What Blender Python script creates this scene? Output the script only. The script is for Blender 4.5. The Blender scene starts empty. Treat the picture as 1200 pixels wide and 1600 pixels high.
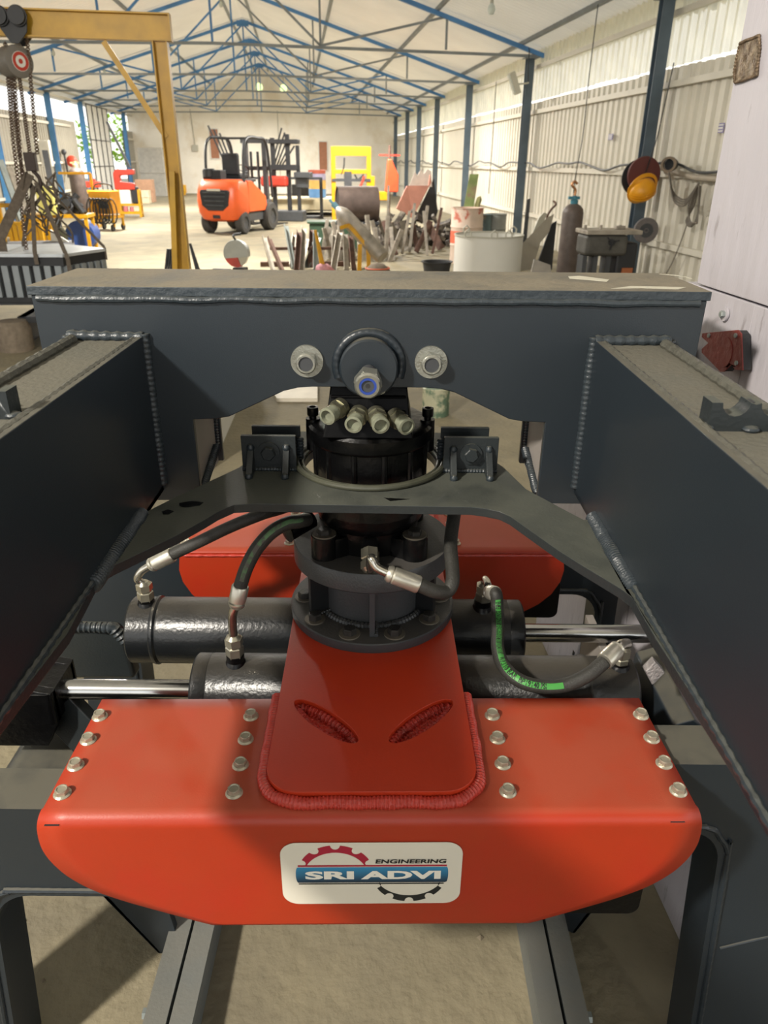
import bpy, bmesh, math, random
from mathutils import Vector, Matrix, noise as mnoise
from mathutils.geometry import tessellate_polygon
random.seed(7)
PI = math.pi
rad = math.radians
S = bpy.context.scene
COL = S.collection

# ------------------------------------------------------------------ camera
FPX, PITCH, ROLL = 1160.0, rad(25.3), rad(0.5)
cR = Vector((1, 0, 0)); cU = Vector((0, math.sin(PITCH), math.cos(PITCH))); cD = Vector((0, math.cos(PITCH), -math.sin(PITCH)))
R2 = cR*math.cos(ROLL)+cU*math.sin(ROLL); U2 = cU*math.cos(ROLL)-cR*math.sin(ROLL)
CAM = Vector((0, 0, 1.7))
cam = bpy.data.cameras.new('camera'); camo = bpy.data.objects.new('camera', cam); COL.objects.link(camo)
mw = Matrix.Identity(4)
for i in range(3):
    mw[i][0] = R2[i]; mw[i][1] = U2[i]; mw[i][2] = -cD[i]; mw[i][3] = CAM[i]
camo.matrix_world = mw
cam.sensor_fit = 'VERTICAL'; cam.sensor_height = 36.0; cam.lens = 36.0*FPX/1600.0
cam.clip_start = 0.05; cam.clip_end = 300
cam.dof.use_dof = True; cam.dof.focus_distance = 1.35; cam.dof.aperture_fstop = 8.0
S.camera = camo

# ------------------------------------------------------------------ world, sun, exposure
S.view_settings.view_transform = 'Standard'; S.view_settings.look = 'None'
S.view_settings.gamma = 1; S.view_settings.use_curve_mapping = False
S.view_settings.exposure = 0.22
W = bpy.data.worlds.new('sky'); S.world = W; W.use_nodes = True
wn = W.node_tree.nodes; wl = W.node_tree.links
bg = wn['Background']; bg.inputs['Strength'].default_value = 1.7
tc = wn.new('ShaderNodeTexCoord'); sx = wn.new('ShaderNodeSeparateXYZ'); wr = wn.new('ShaderNodeValToRGB')
wl.new(tc.outputs['Generated'], sx.inputs[0]); wl.new(sx.outputs['Z'], wr.inputs[0]); wl.new(wr.outputs[0], bg.inputs['Color'])
wr.color_ramp.elements[0].position = 0.0; wr.color_ramp.elements[0].color = (0.95, 0.93, 0.88, 1)
wr.color_ramp.elements[1].position = 0.9; wr.color_ramp.elements[1].color = (0.72, 0.82, 0.95, 1)
fl_ = bpy.data.lights.new('flood_lamp', 'AREA'); fl_.shape = 'DISK'; fl_.size = .34; fl_.energy = 350; fl_.color = (1.0, .93, .82)   # lamp under the roof, left behind the camera
flo = bpy.data.objects.new('flood_lamp', fl_); COL.objects.link(flo)
flo.location = (-3.0, -1.6, 4.1); flo.rotation_euler = Vector((3.0, 3.0, -3.3)).to_track_quat('-Z', 'Y').to_euler()
HA = rad(6.3)
def hallw(x, y, z): return Vector((x*math.cos(HA)-y*math.sin(HA), x*math.sin(HA)+y*math.cos(HA), z))
for (lx, ly) in ((-5, 22), (1.8, 22), (-5, 31), (1.8, 31), (-1.6, 40), (-1.6, 14)):   # added fill lights that brighten the far hall, no fixtures modelled
    al = bpy.data.lights.new('hall_fill_light', 'AREA'); al.shape = 'DISK'; al.size = 0.5; al.energy = 640; al.color = (1, 0.955, 0.875)
    ao = bpy.data.objects.new('hall_fill_light', al); COL.objects.link(ao); ao.location = hallw(lx, ly, 3.9)

# ------------------------------------------------------------------ helpers: pixel rays onto real planes
def ray(px, py): return cD + R2*((px-600)/FPX) + U2*((800-py)/FPX)
def Zp(px, py, z): d = ray(px, py); return CAM + d*((z-1.7)/d.z)
def Yp(px, py, y): d = ray(px, py); return CAM + d*(y/d.y)
def Xp(px, py, x): d = ray(px, py); return CAM + d*(x/d.x)
hX = Vector((math.cos(HA), math.sin(HA), 0)); hY = Vector((-math.sin(HA), math.cos(HA), 0))
def hl(p): return Vector((p.dot(hX), p.dot(hY), p.z))
def HZ(px, py, z=0.0): return hl(Zp(px, py, z))
def HY(px, py, y): d = ray(px, py); return hl(CAM + d*(y/d.dot(hY)))
def HX(px, py, x): d = ray(px, py); return hl(CAM + d*(x/d.dot(hX)))

# ------------------------------------------------------------------ materials
def lin(c):
    if isinstance(c, str): c = tuple(int(c[i:i+2], 16) for i in (0, 2, 4))
    return tuple(((v/255)/12.92 if v/255 <= .04045 else ((v/255+.055)/1.055)**2.4) for v in c)
MATS = {}
def mat(name, col, rough=.5, metal=0.0, var=.12, scale=6.0, bump=0.0, bscale=80.0, dust=None, dustamt=.8, col2=None, c2scale=3.0, c2lo=.5, c2hi=.62,
        spec=.5, emit=0.0, trans=0.0, alpha=1.0, stretch=None, coat=0.0):
    if name in MATS: return MATS[name]
    m = bpy.data.materials.new(name); m.use_nodes = True; MATS[name] = m
    N = m.node_tree.nodes; L = m.node_tree.links; b = N['Principled BSDF']
    base = lin(col)
    tc = N.new('ShaderNodeTexCoord'); vec = tc.outputs['Object']
    if stretch:
        mp = N.new('ShaderNodeMapping'); mp.inputs['Scale'].default_value = stretch; L.new(vec, mp.inputs[0]); vec = mp.outputs[0]
    nz = N.new('ShaderNodeTexNoise'); nz.inputs['Scale'].default_value = scale; nz.inputs['Detail'].default_value = 6; L.new(vec, nz.inputs['Vector'])
    rp = N.new('ShaderNodeValToRGB'); L.new(nz.outputs[0], rp.inputs[0])
    rp.color_ramp.elements[0].position = .3; rp.color_ramp.elements[1].position = .7
    rp.color_ramp.elements[0].color = tuple(max(0, c*(1-var)) for c in base)+(1,)
    rp.color_ramp.elements[1].color = tuple(min(1, c*(1+var)) for c in base)+(1,)
    out = rp.outputs[0]
    def mixc(fac, a, colr):
        mx = N.new('ShaderNodeMix'); mx.data_type = 'RGBA'
        L.new(fac, mx.inputs[0]); L.new(a, mx.inputs[6]); mx.inputs[7].default_value = lin(colr)+(1,); return mx.outputs[2]
    def nfac(sc, lo, hi, seedoff=0):
        n = N.new('ShaderNodeTexNoise'); n.inputs['Scale'].default_value = sc; n.inputs['Detail'].default_value = 8; n.inputs['Roughness'].default_value = .6
        mp2 = N.new('ShaderNodeMapping'); mp2.inputs['Location'].default_value = (seedoff, seedoff*.7, 3); L.new(vec, mp2.inputs[0]); L.new(mp2.outputs[0], n.inputs['Vector'])
        mr = N.new('ShaderNodeMapRange'); mr.inputs[1].default_value = lo; mr.inputs[2].default_value = hi; L.new(n.outputs[0], mr.inputs[0]); return mr.outputs[0]
    if col2: out = mixc(nfac(c2scale, c2lo, c2hi, 5), out, col2)
    rsock = None
    if dust:
        g = N.new('ShaderNodeNewGeometry'); s = N.new('ShaderNodeSeparateXYZ'); L.new(g.outputs['Normal'], s.inputs[0])
        mr = N.new('ShaderNodeMapRange'); mr.inputs[1].default_value = .75; mr.inputs[2].default_value = .97; mr.inputs[4].default_value = dustamt; L.new(s.outputs['Z'], mr.inputs[0])
        ml = N.new('ShaderNodeMath'); ml.operation = 'MULTIPLY'; L.new(mr.outputs[0], ml.inputs[0]); L.new(nfac(9, .1, .55, 9), ml.inputs[1])
        out = mixc(ml.outputs[0], out, dust)
        m2 = N.new('ShaderNodeMapRange'); m2.inputs[3].default_value = rough; m2.inputs[4].default_value = .8; L.new(ml.outputs[0], m2.inputs[0]); rsock = m2.outputs[0]
    L.new(out, b.inputs['Base Color'])
    b.inputs['Roughness'].default_value = rough; b.inputs['Metallic'].default_value = metal
    if rsock: L.new(rsock, b.inputs['Roughness'])
    b.inputs['Specular IOR Level'].default_value = spec
    if coat: b.inputs['Coat Weight'].default_value = coat; b.inputs['Coat Roughness'].default_value = .15
    if bump:
        n = N.new('ShaderNodeTexNoise'); n.inputs['Scale'].default_value = bscale; n.inputs['Detail'].default_value = 4; L.new(vec, n.inputs['Vector'])
        bp = N.new('ShaderNodeBump'); bp.inputs['Strength'].default_value = bump; bp.inputs['Distance'].default_value = .01
        L.new(n.outputs[0], bp.inputs['Height']); L.new(bp.outputs[0], b.inputs['Normal'])
    if emit: L.new(out, b.inputs['Emission Color']); b.inputs['Emission Strength'].default_value = emit
    if trans:
        t = N.new('ShaderNodeBsdfTranslucent'); L.new(out, t.inputs[0]); ms = N.new('ShaderNodeMixShader'); ms.inputs[0].default_value = trans
        L.new(b.outputs[0], ms.inputs[1]); L.new(t.outputs[0], ms.inputs[2]); L.new(ms.outputs[0], N['Material Output'].inputs[0])
    if alpha < 1: b.inputs['Alpha'].default_value = alpha
    return m

SLATE = mat('slate_paint', '20272d', .36, 0, .08, 4, .05, 500, dust='5a574c', dustamt=.9)
SLATE2 = mat('slate_paint_dark', '24292b', .38, 0, .12, 5, .08, 200, dust='55574e', dustamt=.7)
WELD = mat('painted_weld', '2b3237', .36, 0, .1, 60, .15, 220, dust='6a685c', dustamt=.4)
RED = mat('red_paint', 'a02e10', .42, 0, .06, 5, .05, 400, dust='99492f', dustamt=.62, col2='a82612', c2scale=4, c2lo=.5, c2hi=.75)
REDNECK = mat('red_paint_clean', 'ae3012', .4, 0, .08, 5, .05, 300, col2='a82a1c', c2scale=14, c2lo=.64, c2hi=.72)
REDWELD = mat('red_weld', 'b2382c', .3, 0, .12, 90, .25, 180)
BLACK = mat('black_gloss', '070708', .3, 0, .3, 20, .15, 60, spec=.32)
BLACKM = mat('black_satin', '060607', .45, 0, .3, 20, .1, 60, spec=.12)
BLACKC = mat('cylinder_black', '17191b', .3, 0, .25, 8, .1, 120, dust='4c463c', dustamt=.6)
GREYFL = mat('flange_grey', '37393b', .42, 0, .12, 9, .12, 200, dust='524c45', dustamt=.5)
ZINC = mat('zinc', '9b9b92', .3, .75, .15, 40, .1, 300)
ZINCB = mat('zinc_bolt', 'b0aa98', .35, .6, .2, 60, .1, 300)
CHROME = mat('chrome_rod', 'b4b4b2', .18, 1.0, .1, 20)
RUBBER = mat('hose_rubber', '2b2a26', .6, 0, .2, 40, .2, 300)
GREEN = mat('green_print', '3c8a3a', .5, 0, .1)
INK = mat('black_ink', '111111', .5, 0, .05)
CAPM = mat('plastic_cap', '8c8f7c', .15, 0, .15, 60, .15, 100, trans=.25)
BLUEN = mat('blue_nylon', '27418f', .4)
BOLTD = mat('dark_bolt', '2e2c29', .5, .3, .3, 60, .2, 200)
WASH = mat('washer_grey', '6d665b', .5, .4, .2, 40)
TAN = mat('concrete_pad', 'cfc3a4', .9)
WHITEP = mat('white_panel_paint', 'aeaab0', .5, 0, .05, 3, .45, 26, col2='8f8a8d', c2scale=30, c2lo=.62, c2hi=.7, stretch=(1, 1, .28))
BURN = mat('bare_brown_patch', '8d7f6c', .4, .5, .5, 60, 1.0, 60, col2='5b4a38', c2scale=40, c2lo=.45, c2hi=.6)
MAROON = mat('maroon_magnet', '7e2f2a', .5, 0, .12, 20, .3, 60)
YEL = mat('yellow_paint', 'c8940c', .42, 0, .12, 6)
YELG = mat('yellow_gantry', 'b98e1a', .45, 0, .18, 5)
CYAN_LIT = mat('column_blue_lit', '4a7fae', .45, 0, .15, 3)  # left columns: the column blue with stronger light worked into the colour
CYAN = mat('column_blue', '4c5a66', .45, 0, .2, 3)
TRUSS = mat('truss_blue', '4a80b8', .5, 0, .2, 2)
TRUSSG = mat('truss_grey', '7e8487', .5, .1, .2, 2)
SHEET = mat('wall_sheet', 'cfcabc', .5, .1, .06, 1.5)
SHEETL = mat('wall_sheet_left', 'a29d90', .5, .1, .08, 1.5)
ROOFM = mat('roof_sheet', 'eae3d4', .65, 0, .05, 1.0, trans=.2)
CLEAR = mat('translucent_sheet', 'f4efda', .4, 0, .08, 3, trans=.6, alpha=.55)
PLASTER = mat('plaster', 'f2ece0', .9, 0, .05, 1.2, .1, 30, col2='e6dcca', c2scale=.8)
FLOORM = mat('concrete_floor', '847b64', .85, 0, .2, 2.2, .8, 26, col2='736c5b', c2scale=1.7, c2lo=.45, c2hi=.7)
ORANGE = mat('orange_paint', 'd65a28', .4, 0, .06)
BLK = mat('matt_black', '222326', .55, 0, .2)
DGREY = mat('dark_grey', '3b3d40', .5, 0, .2)
TYRE = mat('tyre', '3a3835', .85, 0, .2, 20, .3, 60)
STEEL = mat('raw_steel', '9a9286', .5, .35, .3, 8)
RUST = mat('rusty_steel', '5f463c', .75, .1, .3, 12, .3, 60)
CYLB = mat('brown_cylinder', '5b504b', .5, .1, .25, 9)
PINK = mat('pink_primer', 'c98d7c', .8, 0, .1, 4)
GREENP = mat('green_painted_plate', '7c8a55', .7, 0, .3, 4, col2='8b6b60', c2scale=2)
WHT = mat('white_metal', 'd9d7cf', .45, 0, .04, 2)
GRYW = mat('grey_white', 'b5b2a4', .5, 0, .06, 2)
BRED = mat('bright_red', 'b83a2a', .45)
BLUE = mat('blue_paint', '3a62a0', .5, 0, .15)
SLING = mat('sling_web', '5d5348', .85, 0, .25, 30, .3, 80)
CHAINM = mat('chain_steel', '7d6c60', .4, .6, .3, 60)
GALV = mat('galvanised', '8f9694', .45, .4, .12, 10)
HELM = mat('helmet_yellow', 'e09a16', .4)
GLASS = mat('bulb_glass', 'dfe4dd', .15, 0, .02, trans=.4)
LEAF = mat('foliage', '9cc23a', .7, 0, .3, 3, trans=.3)
BURLAP = mat('burlap', '7b6f60', .95, 0, .2, 20, .4, 40)
MBLUE = mat('machine_blue', '2b4a8a', .5)
LIME = mat('lamp_lens', 'dff0b0', .3, 0, .02, emit=1.2)

# ------------------------------------------------------------------ mesh builder
class MB:
    def __init__(s): s.v = []; s.f = []; s.M = None
    def add(s, vs, fs, T=None):
        o = len(s.v)
        for p in vs:
            p = Vector(p)
            if T is not None: p = T @ p
            s.v.append(p)
        s.f += [tuple(i+o for i in f) for f in fs]
        return s
    def box(s, c, d, T=None, rz=0):
        x, y, z = d[0]/2, d[1]/2, d[2]/2
        vs = [Vector((a*x, b*y, e*z)) for a in (-1, 1) for b in (-1, 1) for e in (-1, 1)]
        if rz: q = Matrix.Rotation(rz, 3, 'Z'); vs = [q @ v for v in vs]
        vs = [v+Vector(c) for v in vs]
        return s.add(vs, [(0, 1, 3, 2), (4, 6, 7, 5), (0, 4, 5, 1), (2, 3, 7, 6), (0, 2, 6, 4), (1, 5, 7, 3)], T)
    def b2(s, a, b, T=None):
        a, b = Vector(a), Vector(b); return s.box((a+b)/2, [abs(q) for q in (b-a)], T)
    def bar(s, a, b, w, h, up=(0, 0, 1), T=None):
        a, b = Vector(a), Vector(b); d = (b-a); L = d.length; d.normalize()
        up = Vector(up)
        if abs(d.dot(up)) > .98: up = Vector((1, 0, 0))
        x = d.cross(up).normalized(); u = x.cross(d)
        vs = []
        for t in (a, b):
            for (i, j) in ((-1, -1), (1, -1), (1, 1), (-1, 1)): vs.append(t+x*(i*w/2)+u*(j*h/2))
        return s.add(vs, [(0, 3, 2, 1), (4, 5, 6, 7), (0, 1, 5, 4), (1, 2, 6, 5), (2, 3, 7, 6), (3, 0, 4, 7)], T)
    def angle(s, a, b, w=.04, t=.005, up=(0, 0, 1)):
        a, b = Vector(a), Vector(b); d = (b-a).normalized(); up = Vector(up)
        if abs(d.dot(up)) > .98: up = Vector((1, 0, 0))
        x = d.cross(up).normalized(); u = x.cross(d)
        prof = [(0, 0), (w, 0), (w, t), (t, t), (t, w), (0, w)]
        vs = [q+x*(i-w/3)+u*(j-w/3) for q in (a, b) for (i, j) in prof]
        n = 6
        return s.add(vs, [tuple(reversed(range(n))), tuple(range(n, 2*n))]+[(i, (i+1) % n, n+(i+1) % n, n+i) for i in range(n)])
    def cyl(s, a, b, r, r2=None, n=24, caps=True, ph=0.0):
        a, b = Vector(a), Vector(b); r2 = r if r2 is None else r2
        d = (b-a).normalized(); up = Vector((0, 0, 1)) if abs(d.z) < .95 else Vector((1, 0, 0))
        x = d.cross(up).normalized(); u = x.cross(d)
        vs = []
        for (c, rr) in ((a, r), (b, r2)):
            for i in range(n):
                t = 2*PI*i/n+ph; vs.append(c+(x*math.cos(t)+u*math.sin(t))*rr)
        fs = [(i, (i+1) % n, n+(i+1) % n, n+i) for i in range(n)]
        if caps: fs += [tuple(reversed(range(n))), tuple(range(n, 2*n))]
        return s.add(vs, fs)
    def lathe(s, prof, o=(0, 0, 0), ax=(0, 0, 1), n=40, closed=False):
        o = Vector(o); d = Vector(ax).normalized(); up = Vector((0, 0, 1)) if abs(d.z) < .95 else Vector((1, 0, 0))
        x = d.cross(up).normalized(); u = x.cross(d)
        vs = []; m = len(prof)
        for (r, h) in prof:
            for i in range(n):
                t = 2*PI*i/n; vs.append(o+d*h+(x*math.cos(t)+u*math.sin(t))*max(r, 1e-5))
        fs = []
        for k in range(m-1 if not closed else m):
            k2 = (k+1) % m
            for i in range(n): fs.append((k*n+i, k*n+(i+1) % n, k2*n+(i+1) % n, k2*n+i))
        if not closed:
            if prof[0][0] > 1e-4: fs.append(tuple(reversed(range(n))))
            if prof[-1][0] > 1e-4: fs.append(tuple(range((m-1)*n, m*n)))
        return s.add(vs, fs)
    def tube(s, pts, r, n=12, caps=True, rf=None, flat=1.0):
        pts = [Vector(p) for p in pts]; m = len(pts); x = None; vs = []
        for k in range(m):
            d = (pts[min(k+1, m-1)]-pts[max(k-1, 0)]).normalized()
            if x is None:
                up = Vector((0, 0, 1)) if abs(d.z) < .9 else Vector((0, 1, 0))
                x = d.cross(up).normalized()
            else:
                x = (x-d*x.dot(d)).normalized()
            u = x.cross(d); rr = r if rf is None else rf(k/(m-1))*r
            for i in range(n):
                t = 2*PI*i/n; vs.append(pts[k]+(x*math.cos(t)+u*math.sin(t)*flat)*rr)
        fs = [(k*n+i, k*n+(i+1) % n, (k+1)*n+(i+1) % n, (k+1)*n+i) for k in range(m-1) for i in range(n)]
        if caps: fs += [tuple(reversed(range(n))), tuple(range((m-1)*n, m*n))]
        return s.add(vs, fs)
    def prism(s, poly, lo, hi, axis='z', holes=(), T=None):
        loops = [list(poly)]+[list(h) for h in holes]
        flat = [p for l in loops for p in l]
        tris = tessellate_polygon([[Vector((p[0], p[1], 0)) for p in l] for l in loops])
        def mk(p, h):
            return {'z': Vector((p[0], p[1], h)), 'y': Vector((p[0], h, p[1])), 'x': Vector((h, p[0], p[1]))}[axis]
        n = len(flat)
        vs = [mk(p, lo) for p in flat]+[mk(p, hi) for p in flat]
        fs = [tuple(t) for t in tris]+[tuple(n+i for i in reversed(t)) for t in tris]
        o = 0
        for l in loops:
            k = len(l)
            for i in range(k): a = o+i; b = o+(i+1) % k; fs.append((a, b, n+b, n+a))
            o += k
        return s.add(vs, fs, T)
    def sph(s, c, r, n=16, sc=(1, 1, 1), half=False):
        c = Vector(c); m = n//2; prof = []
        vs = []; fs = []
        rng = range(0, (m//2 if half else m)+1)
        for k in rng:
            t = PI*k/m
            for i in range(n):
                p = 2*PI*i/n; vs.append(c+Vector((math.sin(t)*math.cos(p)*sc[0], math.sin(t)*math.sin(p)*sc[1], math.cos(t)*sc[2]))*r)
        for k in range(len(rng)-1):
            for i in range(n): fs.append((k*n+i, k*n+(i+1) % n, (k+1)*n+(i+1) % n, (k+1)*n+i))
        return s.add(vs, fs)
    def weld(s, pts, r=.006, pitch=.006, n=8, amp=.16, flat=1.0):
        P = resample(pts, pitch/4)
        ph = random.random()*99
        def rf(t):
            k = t*len(P)
            return 1+amp*math.sin(k/4*2*PI)+.18*mnoise.noise(Vector((k*.05+ph, 0, 0)))
        return s.tube(P, r, n, rf=rf, flat=flat)

def resample(pts, step):
    pts = [Vector(p) for p in pts]; out = [pts[0]]; L = 0
    for a, b in zip(pts, pts[1:]):
        d = (b-a).length
        if d < 1e-9: continue
        k = max(1, int(round(d/step)))
        for i in range(1, k+1): out.append(a.lerp(b, i/k))
    return out
def smooth(pts, n=8):
    pts = [Vector(p) for p in pts]; P = [pts[0]*2-pts[1]]+pts+[pts[-1]*2-pts[-2]]; out = []
    for i in range(1, len(P)-2):
        a, b, c, d = P[i-1:i+3]
        for k in range(n):
            t = k/n; out.append(.5*((2*b)+(c-a)*t+(2*a-5*b+4*c-d)*t*t+(3*b-a-3*c+d)*t**3))
    out.append(pts[-1]); return out
def arc(cx, cy, r, a0, a1, n=8, ry=None):
    ry = r if ry is None else ry
    return [(cx+r*math.cos(a0+(a1-a0)*i/n), cy+ry*math.sin(a0+(a1-a0)*i/n)) for i in range(n+1)]
def rrect(x0, y0, x1, y1, r, n=5):
    return arc(x1-r, y1-r, r, 0, PI/2, n)+arc(x0+r, y1-r, r, PI/2, PI, n)+arc(x0+r, y0+r, r, PI, 1.5*PI, n)+arc(x1-r, y0+r, r, 1.5*PI, 2*PI, n)
def gear_profile(): pass

def topmat(o):
    while o.parent: o = o.parent
    return o.matrix_basis.copy()
def obj(name, mb, m, parent=None, bevel=0, world=True, sharp=35, label=None):
    me = bpy.data.meshes.new(name)
    vs = mb.v
    if parent is not None and world:
        inv = topmat(parent).inverted(); vs = [inv @ v for v in vs]
    me.from_pydata([tuple(v) for v in vs], [], mb.f); me.validate()
    bm = bmesh.new(); bm.from_mesh(me); bmesh.ops.recalc_face_normals(bm, faces=bm.faces); bm.to_mesh(me); bm.free()
    me.materials.append(m)
    me.shade_smooth(); me.set_sharp_from_angle(angle=rad(sharp))
    o = bpy.data.objects.new(name, me); COL.objects.link(o)
    if parent is not None: o.parent = parent
    if bevel:
        b = o.modifiers.new('bevel', 'BEVEL'); b.width = bevel; b.segments = 2; b.limit_method = 'ANGLE'; b.angle_limit = rad(40)
        b.harden_normals = True
    if label: o['label'] = label
    return o
def thing(name, label, cat, loc=(0, 0, 0), rz=0, group=None):
    o = bpy.data.objects.new(name, None); COL.objects.link(o); o.location = loc; o.rotation_euler = (0, 0, rz); o.empty_display_size = .1
    o['label'] = label; o['category'] = cat
    if group: o['group'] = group
    return o
def hthing(name, label, cat, p, rz=0, group=None):       # p in hall coordinates
    return thing(name, label, cat, hallw(*p), HA+rz, group)
def tag(o, label, cat, group=None, kind=None):
    if label: o['label'] = label
    if cat: o['category'] = cat
    if group: o['group'] = group
    if kind: o['kind'] = kind
    return o
def single(name, mb, m, label, cat, loc=None, rz=0, group=None, bevel=0, hall=False):
    """one-mesh thing; mesh given in local coordinates of loc"""
    o = obj(name, mb, m, None, bevel)
    if loc is not None: o.location = hallw(*loc) if hall else Vector(loc)
    o.rotation_euler = (0, 0, rz+(HA if hall else 0))
    return tag(o, label, cat, group)
def struct(name, mb, m, hall=True, parent=None):
    o = obj(name, mb, m, parent, world=False)
    if parent is None: o['kind'] = 'structure'
    if hall and parent is None: o.rotation_euler = (0, 0, HA)
    return o
def inst(src, parent=None, loc=None, rot=None, scale=None):
    c = src.copy(); COL.objects.link(c); c.parent = parent if parent is not None else src.parent
    if loc is not None: c.location = loc
    if rot is not None: c.rotation_euler = rot
    if scale is not None: c.scale = scale
    return c
def copytree(root):
    c = root.copy(); COL.objects.link(c)
    for ch in list(root.children):
        d = ch.copy(); COL.objects.link(d); d.parent = c
        for g in list(ch.children):
            e = g.copy(); COL.objects.link(e); e.parent = d
    return c
def hexbolt(mb, c, d, r, h, flange=0, fh=.003, ph=0.3, tip=True):
    """hex head seated on c, pointing along d"""
    c = Vector(c); d = Vector(d).normalized(); z = 0
    if flange: mb.lathe([(flange, 0), (flange, fh*.5), (r*1.02, fh)], c, d, 24); z = fh*.6
    mb.cyl(c+d*z, c+d*(z+h*.85), r, n=6, ph=ph)
    mb.cyl(c+d*(z+h*.85), c+d*(z+h), r, r*.86, n=6, ph=ph)
    return mb
X0, Y0 = -.028, 1.38       # rotator axis
exec_parts = []
# ------------------------------------------------------------------ the hall
XR, XL, XM, ZE, ZM, YB = 5.4, -8.6, -1.65, 3.78, 6.05, 45.5
SL = (ZM-3.93)/(5.4+1.65)
def zroof(x): return ZM-abs(x-XM)*SL+.06
m = MB()
m.b2((-16, -4, -.2), (12, 50, 0)); fl = struct('floor', m, FLOORM)
m = MB(); m.b2((XL-.2, YB, 0), (XR+.2, YB+.2, 4.15)); m.prism([(XL-.2, 4.15), (XR+.2, 4.15), (XM, zroof(XM))], YB, YB+.2, 'y'); struct('wall_back', m, PLASTER)
# corrugated wall sheets -------------------------------------------------
def corr(width, h, pitch=.25, amp=.045):
    """sheet standing in the YZ plane, y 0..width, z 0..h, folded towards +x"""
    ys = []; n = int(round(width/pitch))
    for i in range(n):
        y = i*pitch
        ys += [(y, 0), (y+pitch*.5, 0), (y+pitch*.6, amp), (y+pitch*.9, amp)]
    ys.append((n*pitch, 0))
    mb = MB(); vs = []
    for (y, x) in ys: vs += [(x, y, 0), (x, y, h)]
    mb.add(vs, [(2*i, 2*i+2, 2*i+3, 2*i+1) for i in range(len(ys)-1)])
    return mb
ZB = 2.93
# right wall
m = MB()
for z in (.6, 1.56, 2.72, 3.6): m.b2((XR-.06, 1, z-.04), (XR-.005, YB, z+.04))
wr_ = struct('wall_right', m, SHEET)
src = None; Y = 1.0; k = 0
while Y < YB-.1:
    if src is None:
        src = obj('corrugated_sheet', corr(1.0, ZB), SHEET, wr_, world=False, sharp=20)
        src2 = obj('translucent_sheet', corr(1.0, 1.05), CLEAR, wr_, world=False, sharp=20)
        a, b = src, src2
    else: a, b = inst(src), inst(src2)
    j = random.uniform(-.012, .012)
    a.location = (XR+.02, Y, j); b.location = (XR+.05+.1*(k % 2)*0, Y, 2.985+random.uniform(-.02, .02))
    Y += 1.0; k += 1
# left wall: sheet up to 2.8 m, open above
m = MB()
for z in (.6, 1.56, 2.82): m.b2((XL-.0, 3, z-.04), (XL+.05, 33.2, z+.04))
for z in (.6, 1.56, 2.62): m.b2((XL-.0, 43, z-.04), (XL+.05, YB, z+.04))
m.b2((XL-.02, 8, 3.7), (XL+.06, YB, 3.78)); m.b2((XL-.02, 8, 3.92), (XL+.1, YB, 3.97))
wl_ = struct('wall_left', m, SHEET)
src = None; Y = 3.0
while Y < YB-.1:
    if not (33.1 < Y < 42.9):
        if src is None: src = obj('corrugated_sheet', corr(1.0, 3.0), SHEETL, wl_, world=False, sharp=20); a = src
        else: a = inst(src)
        a.location = (XL-.06, Y, random.uniform(-.01, .01))
    Y += 1.0
# roof: one corrugated sheet course per bay and slope
TY = [5.4, 11.8, 18.5, 24.8, 30.4, 34.8, 38.5, 43.0]
m = MB()
for x in (XM-.35, XM+.35, 1.0, 3.1, 5.0, -4.3, -6.4, -8.3):
    m.b2((x-.035, -8, zroof(x)-.1), (x+.035, YB, zroof(x)-.025))
ce = struct('ceiling', m, TRUSSG)
def roofsheet(y0, y1, side):
    p = .2; n = int((y1-y0)/p*4); vs = []
    xe = XR+.7 if side > 0 else XL-.7
    for i in range(n+1):
        y = y0+(y1-y0)*i/n; dz = .045*math.sin(2*PI*i/4)
        vs += [(XM+side*.0, y, zroof(XM)+dz), (xe, y, zroof(xe)+dz)]
    mb = MB(); mb.add(vs, [(2*i, 2*i+2, 2*i+3, 2*i+1) for i in range(n)]); return mb
ys = [-8, -1.5]+TY+[YB+.3]
for a, b in zip(ys, ys[1:]):
    for sd in (1, -1): obj('roof_sheet', roofsheet(a, b, sd), ROOFM, ce, world=False, sharp=180)
# trusses ------------------------------------------------------------------
def truss(Y, i):
    t = thing('roof_truss', '', 'truss', hallw(0, Y, 0), HA, 'welded steel roof trusses across the hall')
    def P(n, a, b, w=.05, m_=TRUSSG):
        mb = MB(); mb.bar((a[0], 0, a[1]), (b[0], 0, b[1]), w, w); obj(n, mb, m_, t, world=False)
    zt = ZE+.02
    zc = ZE+.12
    P('bottom_chord', (XL, zt), (XM, zc), .055); P('bottom_chord', (XM, zc), (XR, zt), .055)
    P('rafter', (XM, ZM-.06), (XR+.5, zroof(XR+.5)-.16), .085, TRUSS); P('rafter', (XM, ZM-.06), (XL-.5, zroof(XL-.5)-.16), .085, TRUSS)
    P('gusset', (XM-.2, ZM-.14), (XM+.2, ZM-.14), .16, TRUSS)
    for (x) in (XM, .6, 3.3, -3.9, -6.6, -2.2+.45 if False else XM+.0001):
        if x != XM+.0001: P('vertical_strut', (x, zt+.08), (x, zroof(x)-.12), .045, TRUSSG if x > XM else TRUSS)
    D = [((.6, zt+.1), (XM, ZM-.16)), ((.6, zt+.1), (3.3, zroof(3.3)-.14)), ((-3.9, zt+.1), (XM, ZM-.16)), ((-3.9, zt+.1), (-6.6, zroof(-6.6)-.14))]
    for a, b in D: P('diagonal_strut', a, b, .045, TRUSS if a[0] < 0 or Y > 27 else TRUSSG)
    return t
ordn = ['nearest', 'second', 'third', 'fourth', 'fifth', 'sixth', 'seventh', 'eighth']
for i, Y in enumerate(TY):
    if Y < 11: continue
    t = truss(Y, i); t['label'] = '%s roof truss from the camera, grey tie beam with blue rafters and struts' % ordn[i-1]
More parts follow.
